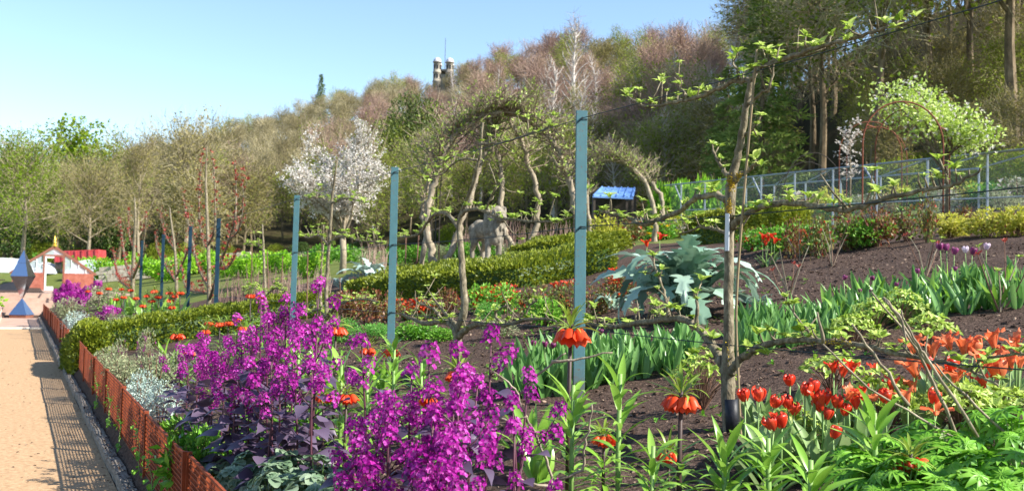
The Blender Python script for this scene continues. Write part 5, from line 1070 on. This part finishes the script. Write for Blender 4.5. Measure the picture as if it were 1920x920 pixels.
def honesty(px, py, d, label, group, seed, nb=6, nl=9, dense=1.0, size=1.0, zlo=.55, brl=.8):
    g = np.random.default_rng(2000+seed); p_, h = head(px, py, d); h = max(.35, h); t = thing('honesty_plant', label, 'flower', p_, 0, group); sm = MB(); lean = g.normal(0, .03, 2)
    ax = lambda z: np.array([lean[0]*z/h, lean[1]*z/h, z])
    sm.tube([ax(-.05), ax(h*.3), ax(h*.7), ax(h)], [.007, .0065, .005, .003], 6); ends = [(ax(h), np.array([0, 0, 1.]))]
    for k in range(nb):
        z = h*(zlo+(.92-zlo)*k/nb); a = k*2.4+g.normal()*.4; L = brl*(.16+.16*g.random())*(1.15-.5*k/nb); d0 = np.array([math.cos(a), math.sin(a), .75]); q1 = ax(z)+nrm(d0)*L*.5; q2 = q1+nrm(d0+np.array([0, 0, .8]))*L*.6; sm.tube([ax(z), q1, q2], [.0035, .003, .002], 5); ends.append((q2, nrm(d0+np.array([0, 0, 1.2]))))
        if g.random() < .4*dense: ends.append((q1+np.array([0, 0, .02]), nrm(d0)))
    sm.build('stem', 'st_purple', t, True)
    for q, dr in ends:
        o = link('flower_cluster', RC[g.integers(0, len(RC))], t, kind='stuff'); z = nrm(dr+g.normal(0, .2, 3)); mm = frames(q, z, size*(.85+.4*g.random()), g.random()*6)[0]; mm = mm[:, [0, 2, 1, 3]]; mm[:, 1] *= -1; o.matrix_local = mat4(mm)
        if g.random() < .3:
            o = link('flower_cluster', RC[g.integers(0, len(RC))], t, kind='stuff'); mm2 = mm.copy(); mm2[:3, 3] -= z*.085*size; o.matrix_local = mat4(mm2)
    for k in range(nl):
        z = h*(.1+.68*k/nl); a = k*2.399+g.normal()*.3; d0 = np.array([math.cos(a), math.sin(a), .15+.3*g.normal()]); pos = ax(z)+np.array([math.cos(a), math.sin(a), .3])*(.05+.05*g.random()); sz = (.12-.055*k/nl)*(.8+.4*g.random()); o = link('leaf', HL[g.integers(0, 3)], t); o.matrix_local = mat4(frames(pos, d0, sz, g.normal()*.3)[0])
    return t
big = [(330, 690, 8.4), (352, 655, 8.0), (372, 630, 7.6), (372, 690, 7.2), (400, 670, 6.9), (418, 640, 6.8), (430, 700, 6.3), (450, 660, 6.2), (472, 620, 6.1), (480, 690, 5.8), (495, 560, 6.3), (510, 600, 6.0), (520, 650, 5.6), (530, 700, 5.3), (545, 560, 6.0), (552, 610, 5.7), (570, 650, 5.4), (585, 530, 6.0), (590, 610, 5.6), (590, 690, 5.2), (500, 740, 5.3), (440, 740, 6.0), (380, 720, 6.8)]
tall = {10: 'tall purple honesty spire among the big clump, second highest', 14: 'purple honesty spire just before the furthest teal post', 17: 'tallest purple honesty spire beside the furthest teal post'}
for k, (x_, y_, d_) in enumerate(big): honesty(x_, y_, d_, tall.get(k, 'purple honesty plant in the big clump behind the rusty fence'), None if k in tall else 'honesty plants of the big clump', k, 4, 22, .55, 1.0, .66, .75)
front = [(705, 640, 4.9, 'purple honesty with a single high head between the two clumps'), (915, 632, 4.5, 'purple honesty with the highest head of the front clump'), (810, 668, 4.0, 'purple honesty head rising before the gnarled apple tree'), (868, 660, 3.8, 'purple honesty head just in front of the apple trunk foot'), (765, 695, 4.1, None), (835, 715, 4.0, None), (735, 745, 4.0, None), (695, 775, 4.1, None), (785, 775, 3.7, None), (845, 765, 3.7, None), (868, 715, 4.1, None), (668, 805, 4.0, None), (740, 825, 3.7, None), (815, 835, 3.5, None), (850, 835, 3.5, None), (880, 790, 3.9, None), (690, 875, 3.8, None), (770, 885, 3.5, None), (835, 895, 3.4, None)]
for k, (x_, y_, d_, lb) in enumerate(front): honesty(x_, y_, d_, lb or 'purple honesty plant in the front clump at the bottom of the picture', None if lb else 'honesty plants of the front clump', 50+k, 3, 11, .5, 1.1, .6, .5)
for k, (x_, y_, d_) in enumerate([(108, 545, 33), (118, 535, 33), (128, 528, 33), (140, 535, 32), (150, 545, 32), (122, 552, 31), (136, 550, 31), (112, 560, 31), (128, 564, 30), (146, 556, 31), (133, 540, 32), (160, 540, 32), (200, 595, 22), (205, 585, 22), (183, 530, 36)]):
    honesty(x_, y_, d_, 'purple honesty plant in the distant mound beside the path end', 'honesty plants of the distant mound', 80+k, 9, 3, 1.5, 1.9)
for k, (x_, y_, d_) in enumerate([(968, 702, 4.2), (985, 760, 4.0), (965, 800, 3.9), (975, 905, 3.6)]): honesty(x_, y_, d_, ['thin purple honesty sprig beside the bare twiggy shrub, highest of four', 'purple honesty sprig at the fork of the bare twigs', 'purple honesty sprig low beside the bare twigs', 'purple honesty sprig at the bottom edge by the bare twigs'][k], None, 100+k, 1, 3, .4)
# ---- aquilegia-like grey leaved clumps and lupins (palmate leaves)
def palmT(n, L, W, spread, droop, lobed=False):
    V, Q, off = [], [], 0
    for k in range(n):
        a = (k/(n-1)-.5)*spread if spread < 6 else k*2*math.pi/n; lv, lq, _ = leafT(4, L, W, (lambda t: .25+.75*math.sin(math.pi*min(1, .1+.8*t)) if t < .95 else .45) if lobed else None, .35, droop); c, s = math.cos(a), math.sin(a); v2 = lv.copy(); v2[:, 0] = lv[:, 0]*c+lv[:, 1]*s; v2[:, 1] = -lv[:, 0]*s+lv[:, 1]*c; V.append(v2); Q.append(lq+off); off += len(v2)
    return np.concatenate(V), np.concatenate(Q)
LU = [MB().add(*palmT(10, .075, .022, 7, .3+.3*v)).mesh('leaf', 'lf_lupin', True) for v in range(3)]; AQ = [MB().add(*palmT(5, .05, .045, 3.6, .4+.3*v, True)).mesh('leaf', 'lf_aquil', True) for v in range(3)]
def rosette(name, label, group, px, py, d, ms, n, rad, hh, seed, cat='plant', sz=1.0, stm='st_green'):
    """py: where the top of the clump shows"""
    g = np.random.default_rng(3000+seed); p_, h = head(px, py, d); h = max(hh, h); t = thing(name, label, cat, p_, 0, group); sm = MB()
    for k in range(n):
        a = k*2.399; f = ((k+.5)/n)**.5; e = np.array([rad*f*math.cos(a), rad*f*math.sin(a), h*(1-.45*f*f)*(.85+.2*g.random())]); sm.tube([(0, 0, 0), e*[.45, .45, .65], e], [.004, .003, .002], 4)
        nn = nrm(np.array([e[0], e[1], rad*1.1])+g.normal(0, .25*rad, 3)); dd = nrm(np.cross(nn, rdir(1)[0])); o = link('leaf', ms[g.integers(0, len(ms))], t); o.matrix_local = mat4(frames(e, dd, sz*(.75+.5*g.random()), 0, nn)[0])
    sm.build('stems', stm, t); return t
for k, (x_, y_, d_) in enumerate([(1650, 815, 4.3), (1720, 790, 4.4), (1790, 800, 4.2), (1850, 760, 4.5), (1905, 770, 4.3), (1700, 860, 3.9), (1770, 850, 4.0), (1840, 840, 3.9), (1900, 850, 3.8), (1640, 870, 4.0), (1810, 880, 3.7), (1870, 905, 3.6), (1740, 905, 3.7), (1600, 840, 4.2)]):
    rosette('lupin_plant', 'lupin plant of finger-like green leaves at the bottom corner', 'lupin plants at the bottom corner', x_, y_, d_, LU, 20, .17, .2, k)
for k, (x_, y_, d_) in enumerate([(470, 852, 5.4), (540, 840, 5.2), (600, 850, 4.8), (520, 870, 4.9), (450, 880, 5.4), (580, 890, 4.6), (490, 905, 4.9), (620, 895, 4.3), (410, 910, 5.6), (560, 912, 4.4)]):
    rosette('columbine_plant', 'grey-green lobed leaf clump under the big purple clump', 'grey-green columbine clumps under the purple flowers', x_, y_, d_, AQ, 26, .17, .12, 30+k, sz=1.15)
for k, (x_, y_, d_) in enumerate([(1640, 560, 8.2), (1690, 545, 8.6), (1600, 590, 8.0), (1740, 590, 7.4), (1320, 655, 6.6), (1560, 660, 6.6), (1480, 770, 5.2), (1660, 700, 5.4), (1800, 720, 5.2), (1870, 730, 5.2)]):
    rosette('rose_sapling', 'low yellow-green leafy plant between the tulip rows on the soil', 'yellow-green plants between the tulip rows', x_, y_, d_, LCL, 40, .2, .15, 50+k, sz=.85, stm='stake')
# ---- tulips
def petal_mesh(mat, open_, name='petal', seed=0, L=.062, R0=.026):
    V, nu, nv = [], 6, 4
    for i_ in range(nu+1):
        u = i_/nu; r_ = R0*(1.12*math.sin(math.pi*(.1+.8*u))**.75 if not open_ else (.35+.9*u)*.9)+ (open_*R0*1.5*u*u); z = L*(math.sin(u*1.45) if open_ < .9 else (.85*u-.5*u*u*open_*.6)); hw = (.95*math.sin(math.pi*min(1, .14+.82*u))**.8)*(1 if u < .8 else .8 if u < .9 else .18)
        for j_ in range(nv+1): a = (j_/nv-.5)*2*hw*.62; V.append((r_*math.cos(a), r_*math.sin(a)*1.05/(1+open_*1.3*u*u), z-.006*abs(j_/nv-.5)*(u > .7)*4))
    k = nv+1; Q = [[i_*k+j_, i_*k+j_+1, (i_+1)*k+j_+1, (i_+1)*k+j_] for i_ in range(nu) for j_ in range(nv)]; return MB().add(V, Q).mesh(name, mat, True)
TP = {(c, o_): petal_mesh({'red': 'pt_red', 'coral': 'pt_coral', 'purple': 'pt_purple', 'lilac': 'pt_lilac', 'orange': 'pt_orange'}[c], o_) for c in ('red', 'coral', 'purple', 'lilac', 'orange') for o_ in (0, .45, 1.1)}
TLF = [MB().add(*leafT(6, 1, .19, lambda t: math.sin(math.pi*min(1, .12+.88*t))**.7, .5, dr_)[:2]).mesh('leaf', 'lf_tulip2', True) for dr_ in (.25, .6, 1.2)]; TLG = [MB().add(*leafT(6, 1, .17, lambda t: math.sin(math.pi*min(1, .12+.88*t))**.7, .5, dr_)[:2]).mesh('leaf', 'lf_tulip', True) for dr_ in (.12, .3, .6)]
TC = {(c, o_): joined(None, [(TP[(c, o_)], np.array(Matrix.Rotation(q*math.pi/3, 4, 'Z') @ Matrix.Scale(1-.08*(q % 2), 4))) for q in range(6)], 'flower', TP[(c, o_)].materials[0]) for (c, o_) in TP}
def tulip(px, py, d, col, op, label, group, seed, near=True, size=1.0, leaves=3):
    g = np.random.default_rng(4000+seed); p_, h = head(px, py+14*5/d, d); h = max(.12, h); t = thing('tulip', label, 'flower', p_, g.random()*6.28, group); bx_, by_ = g.normal(0, .025, 2)
    MB().tube([(-bx_, -by_, -.03), (-bx_*.3, -by_*.3, h*.5), (0, 0, h)], [.005, .0045, .004], 6).build('stem', 'st_green', t, True)
    til = Matrix.Translation((0, 0, h)) @ Matrix.Rotation(g.normal()*.16, 4, 'X') @ Matrix.Rotation(g.normal()*.16, 4, 'Y') @ Matrix.Scale(size*(.9+.25*g.random()), 4)
    if near:
        fl = link('flower', MB().lathe([(.003, -.004), (.006, 0), (.004, .012), (0, .016)], 6).mesh('flower', 'st_green'), t); fl.matrix_local = til
        for q in range(6): o = link('petal', TP[(col, op)], fl); o.matrix_local = Matrix.Rotation(q*math.pi/3+g.normal()*.1, 4, 'Z') @ Matrix.Rotation(g.normal()*.07+(.04 if q % 2 else -.04), 4, 'Y') @ Matrix.Scale(1-.1*(q % 2)+.06*g.normal(), 4)
    else: link('flower', TC[(col, op)], t).matrix_local = til
    for k in range(leaves): a = g.random()*6.28; o = link('leaf', TLF[g.integers(0, 3)], t); o.matrix_local = mat4(frames(np.array([-bx_, -by_, .0]), np.array([math.cos(a), math.sin(a), 1.2+.8*g.random()]), .2+.1*g.random(), g.normal()*.2)[0])
    return t
reds = [(1397, 738), (1423, 738), (1450, 749), (1481, 710), (1478, 752), (1487, 762), (1509, 727), (1525, 720), (1451, 790), (1466, 786), (1541, 757), (1549, 772), (1528, 742), (1583, 764), (1562, 806), (1569, 750), (1605, 752), (1636, 690), (1563, 686), (1580, 694), (1597, 688), (1620, 735)]
for k, (x_, y_) in enumerate(reds):
    op = 0 if k < 16 and k not in (12,) else .45
    lab = {14: 'single dark red tulip lowest of the red drift', 0: 'red tulip touching the bamboo stake side of the drift', 17: 'red tulip standing alone above the drift by the dead sticks'}.get(k, 'red tulip in the drift beside the staked apple trunk')
    tulip(x_, y_, 5.0+.5*(y_ < 720)-.3*(y_ > 780), 'red', op, lab, None if k in (14, 0, 17) else 'red tulips beside the staked apple trunk', k, True, 1.12)
corals = [(1713, 648), (1749, 658), (1782, 642), (1808, 652), (1824, 652), (1864, 640), (1906, 645), (1839, 678), (1876, 667), (1895, 680), (1874, 695), (1762, 690), (1718, 693), (1715, 722), (1660, 740), (1702, 742), (1750, 742), (1756, 762), (1845, 716), (1790, 706), (1780, 682), (1912, 676), (1738, 680), (1640, 738), (1672, 720), (1590, 735), (1545, 745)]
for k, (x_, y_) in enumerate(corals):
    op = (.45, .45, 0, .45, 0, 1.1)[k % 6] if k not in (2, 3, 5) else .45
    lab = {5: 'highest coral tulip, flaring petals near the picture edge', 0: 'coral tulip above the lower apple branch beside the dead sticks'}.get(k, 'coral orange tulip in the open drift beyond the lupins')
    tulip(x_, y_, 5.3+.3*(y_ < 670)-.3*(y_ > 730), 'coral' if k < 13 else ('red', 'coral')[k % 2], op, lab, None if k in (5, 0) else 'coral tulips beyond the lupins', 50+k, True, 1.6 if k < 13 else 1.25)
for k, (x_, y_) in enumerate([(1763, 462), (1775, 463), (1789, 470), (1810, 467), (1823, 470), (1849, 461)]):
    tulip(x_, y_, 10.5, 'lilac' if k in (3, 5) else 'purple', 0, ['purple and white tulip, first of the row on bare soil', 'purple tulip touching the first of the row', 'purple tulip third in the row on bare soil', 'nearly white tulip in the purple row', 'purple tulip beside the nearly white one', 'white topped tulip at the row end'][k], 'purple and white tulips on the bare soil', 100+k, False, 1.15, 3)
for k, (x_, y_) in enumerate([(1582, 517), (1637, 518), (1612, 541), (1633, 543), (1720, 505), (1000, 640), (1022, 642), (1036, 644), (1680, 530), (1790, 500), (1126, 618)]):
    tulip(x_, y_, 9.5 if x_ > 1300 else 8.3, 'purple', 0, 'small dark purple tulip bud standing above the leaf rows', 'purple tulip buds in the leaf rows', 120+k, False, .75, 3)
mid = [(760+5*k+7*math.sin(k*3), 574+9*math.sin(k*1.7), 15.5, 'orange') for k in range(10)]+[(888, 553, 16, 'red'), (905, 548, 16, 'red'), (928, 548, 15.5, 'red'), (935, 540, 15.5, 'red'), (945, 555, 15.5, 'red'), (955, 545, 15.5, 'red'), (962, 540, 15.5, 'red'), (940, 562, 15, 'red'), (925, 552, 15, 'red'), (965, 552, 15, 'red')]+[(1040+8*k, 545+8*math.sin(k*2.3), 15.5, ('orange', 'coral', 'red')[k % 3]) for k in range(7)]+[(1150, 508, 14, 'orange'), (1154, 522, 14, 'orange'), (1172, 512, 14, 'orange'), (1182, 515, 14, 'orange'), (1145, 528, 14, 'coral'), (1160, 530, 14, 'red'), (1213, 457, 13, 'orange'), (1237, 444, 14, 'red'), (1430, 445, 15, 'red'), (1440, 448, 15, 'red'), (1447, 443, 15, 'red'), (1452, 452, 15, 'red'), (1436, 456, 15, 'red'), (1505, 440, 16, 'red'), (1515, 443, 16, 'red'), (1500, 436, 16, 'red')]
for k, (x_, y_, d_, c_) in enumerate(mid): tulip(x_, y_, d_, c_, .45, {'orange': 'orange', 'red': 'red', 'coral': 'salmon'}[c_]+' tulip in the bed before the long box hedge and roses', 'tulips before the box hedge and roses', 150+k, False, 1.6, 2)
# ---- rows of tulip leaves
def leaf_clump(px, py_base, hpx, label, group, seed, n=7, ms=TLG, wid=1.0):
    g = np.random.default_rng(5000+seed); p_ = gnd(px, py_base); s = depth(p_)/FPX; t = thing('tulip_leaf_clump', label, 'plant', p_, 0, group)
    for k in range(n):
        a = k*2.399; o = link('leaf', ms[g.integers(0, len(ms))], t); o.matrix_local = mat4(frames(np.array([.035*math.cos(a)*g.random(), .035*math.sin(a)*g.random(), -.01]), np.array([.32*math.cos(a), .32*math.sin(a), 1])+g.normal(0, .1, 3), hpx*s*(.75+.4*g.random()), g.random()*6.28)[0])
gg = np.random.default_rng(8); q = 0
for r_ in range(3):
    for x_ in np.arange(975+9*r_, 1300, 17.0):
        q += 1; f = (x_-975)/325; leaf_clump(x_+gg.normal()*4, 752-62*f-r_*13+gg.normal()*3, 92-25*f, 'upright blue-green tulip leaf clump in the row behind the nearest teal post', 'tulip leaf clumps in the near row', q, 6)
for x_ in np.arange(1385, 1560, 15.0):
    for r_ in range(3): q += 1; f = (x_-1385)/175; leaf_clump(x_+gg.normal()*5, 668-30*f-r_*20+gg.normal()*3, 66-10*f, 'green tulip leaf clump in the row past the staked trunk', 'tulip leaf clumps past the staked trunk', q, 6)
for x_ in np.arange(1555, 1930, 16.0):
    for r_ in range(2): q += 1; f = (x_-1555)/375; leaf_clump(x_+gg.normal()*5, 618-45*f-r_*26+gg.normal()*4, 66, 'green tulip leaf clump in the long row below the purple tulips', 'tulip leaf clumps below the purple tulips', q, 7, TLG if q % 3 else CL)
for k, (x_, y_, h_) in enumerate([(1430, 870, 120), (1475, 850, 100), (1520, 850, 110), (1400, 900, 130), (1560, 840, 100), (1590, 880, 140), (1500, 905, 120), (1450, 915, 130), (1540, 905, 130), (1480, 800, 80), (1530, 800, 80), (1580, 800, 80), (1610, 780, 70), (1650, 770, 70), (1700, 780, 80), (1745, 780, 80), (1420, 800, 80), (1790, 740, 70), (1840, 740, 70), (1890, 730, 70), (1910, 740, 70), (1760, 760, 70)]):
    leaf_clump(x_, y_, h_, 'broad silvery tulip leaf clump under the red and coral tulips', 'silvery tulip leaves under the flowers', 300+k, 8, TLF)
for k, (x_, y_, h_) in enumerate([(975, 880, 120), (1000, 850, 110), (1010, 905, 100), (620, 760, 110), (600, 720, 90), (560, 720, 100), (725, 740, 90), (300, 600, 50), (240, 600, 50), (270, 600, 50), (340, 600, 50), (215, 590, 45), (520, 690, 80), (470, 660, 70), (320, 690, 70)]):
    leaf_clump(x_, y_, h_, 'narrow leaved green clump between the purple flowers and bare twigs' if x_ > 900 else 'green strap leaf clump behind the purple flowers', 'strap leaf clumps by the purple flowers' if x_ > 900 else 'strap leaf clumps behind the purple flowers', 340+k, 10, CL)

# ================================================================ bare twigs, dead sticks, mulch, weeds
def sticks(name, label, base, lines, d, mat, rad):
    O = under(base[0], d); t = thing(name, label, 'shrub', O)
    for k, ln in enumerate(lines):
        dd = d+.12*math.sin(k*2.2); P = np.array([atd(x_, y_, dd+.03*i_) for i_, (x_, y_) in enumerate(ln)])-O
        if k == 0: P = np.concatenate([P, [[0, 0, -.05]]])
        C = curve_pts(P, 4); C += np.random.default_rng(k).normal(0, .003, C.shape); MB().tube(C, np.linspace(rad*.45, rad, len(C)), 6).build('branch', mat, t, True)
sticks('dead_shrub', 'dead shrub of grey sticks slanting across the coral tulips', (1880, 0), [[(1540, 643), (1631, 726), (1720, 780), (1796, 825), (1821, 846), (1867, 920)], [(1635, 548), (1706, 635), (1747, 710), (1796, 825)], [(1689, 581), (1722, 647), (1747, 685), (1834, 817)], [(1747, 680), (1830, 760), (1920, 846), (1960, 890)], [(1598, 610), (1650, 680), (1701, 759)], [(1532, 585), (1545, 643)], [(1660, 560), (1715, 640), (1740, 680)], [(1700, 640), (1690, 600), (1655, 555)]], 4.25, 'bark_pale', .0085)
sticks('bare_shrub', 'bare pale forked twigs standing beside the purple flowers', (1036, 0), [[(925, 697), (962, 722), (972, 746), (991, 792), (1024, 862), (1034, 912)], [(1061, 662), (1036, 680), (1000, 712), (972, 740)], [(1148, 660), (1090, 672), (1036, 680)], [(985, 780), (960, 790), (930, 780)], [(1110, 760), (1104, 800), (1096, 830), (1090, 880), (1040, 900)], [(950, 890), (1000, 905), (1034, 910)]], 4.1, 'bark_pale', .007)
for k, (x_, yb, lines) in enumerate([(1480, 560, 0), (1875, 585, 1), (1500, 490, 2), (1735, 520, 3), (1560, 500, 4)]):
    p_ = gnd(x_, yb); g = np.random.default_rng(k); t = thing('pruned_rose', ['pruned rose stump on the soil beyond the staked trunk', 'pruned rose with bare stems below the purple tulips', 'pruned rose stems on the soil edge', 'pruned stem in the middle of the bare soil', 'second pruned rose on the soil edge'][k], 'shrub', p_)
    for q in range(6): a = q*1.1+g.random(); e = np.array([.22*math.cos(a), .22*math.sin(a), .3+.3*g.random()]); MB().tube([(0, 0, -.03), e*.5+g.normal(0, .02, 3), e], [.009, .007, .004], 5).build('stem', 'bark_pale' if q % 2 else 'stake', t); link('leaf_cluster', LCL[q % 6] if q % 2 else RB[q % 4], t, e, None, q, .8)
g = np.random.default_rng(12); n = 16000; X = 1.1+10.5*g.random(n)**.9; Y = 3.5+12*g.random(n); Z = np.array([terrain(a, b_) for a, b_ in zip(X, Y)])
chip = (np.array([(-.5, -.25, 0), (.5, -.2, .05), (.45, .25, .1), (-.45, .2, .12), (0, 0, .3)]), E, np.array([[0, 1, 4], [1, 2, 4], [2, 3, 4], [3, 0, 4]]))
dv = g.normal(size=(n, 3)); dv[:, 2] *= .35; MB().inst(chip, frames(np.stack([X, Y, Z+.004], 1), dv, .012+.035*g.random(n)**2.5, g.normal(0, .4, n))).build('bark_mulch', 'mulch', kind='stuff')
n = 3000; X = 1.6+10*g.random(n); Y = 3.6+12*g.random(n); Z = np.array([terrain(a, b_) for a, b_ in zip(X, Y)]); clod = MB(); ellip(clod, (0, 0, 0), (.5, .42, .32), 4); cv = clod.V[0]+np.random.default_rng(1).normal(0, .06, clod.V[0].shape)
MB().inst((cv, clod.Q[0], E3), frames(np.stack([X, Y, Z], 1), g.normal(size=(n, 3))*[1, 1, .3], .02+.06*g.random(n)**3)).build('soil_clods', 'soil', kind='stuff')
n = 1500; X = 1.2+8*g.random(n); Y = 4+11*g.random(n); cl = np.sin(X*2.1)*np.sin(Y*1.7) > .1; X, Y = X[cl], Y[cl]; Z = np.array([terrain(a, b_) for a, b_ in zip(X, Y)]); n = len(X); B_ = MB()
for q in range(5): B_.inst(diamond(1, .5, .2), frames(np.stack([X, Y, Z+.005], 1)+g.normal(0, .006, (n, 3)), np.c_[g.normal(size=(n, 2)), .3+.5*g.random(n)], .02+.035*g.random(n)))
B_.build('weeds', 'lf_green', kind='stuff')
# clippings and grit between kerb and fence, ivy through the mesh
n = 1600; X = .74+.16*g.random(n); Y = 4+20*g.random(n)**1.3; dv = g.normal(size=(n, 3)); dv[:, 2] *= .3; MB().inst(diamond(1, .5), frames(np.stack([X, Y, .01+.085*(X < .86)], 1), dv, .012+.03*g.random(n))).build('leaf_litter', 'mulch', kind='stuff')
IV = []
for v in range(2):
    gg = np.random.default_rng(v); m_ = MB(); P = curve_pts([(0, 0, 0), (-.03, .05, .12), (-.02, .12, .25), (-.05, .15, .38)], 4); n = 22; i_ = gg.integers(2, len(P), n); m_.inst(leafT(3, 1, .8, fold=.2, droop=.6), frames(P[i_]+gg.normal(0, .03, (n, 3)), np.c_[-np.abs(gg.normal(size=n))*.6, gg.normal(size=n), gg.normal(size=n)*.5-.2], .03+.025*gg.random(n))); IV.append((MB().tube(P, .003, 5).mesh('stem', 'st_green'), m_.mesh('leaves', 'lf_green')))
for k, (y, z) in enumerate([(9.6, .05), (8.0, .1), (12.6, .1), (7.2, .0), (10.8, .12)]):
    t = thing('ivy_sprig', 'leafy sprig growing out through the rusty mesh onto the path side', 'plant', (.885, y, z), 0, 'sprigs through the rusty mesh'); link('stem', IV[k % 2][0], t); link('leaves', IV[k % 2][1], t)
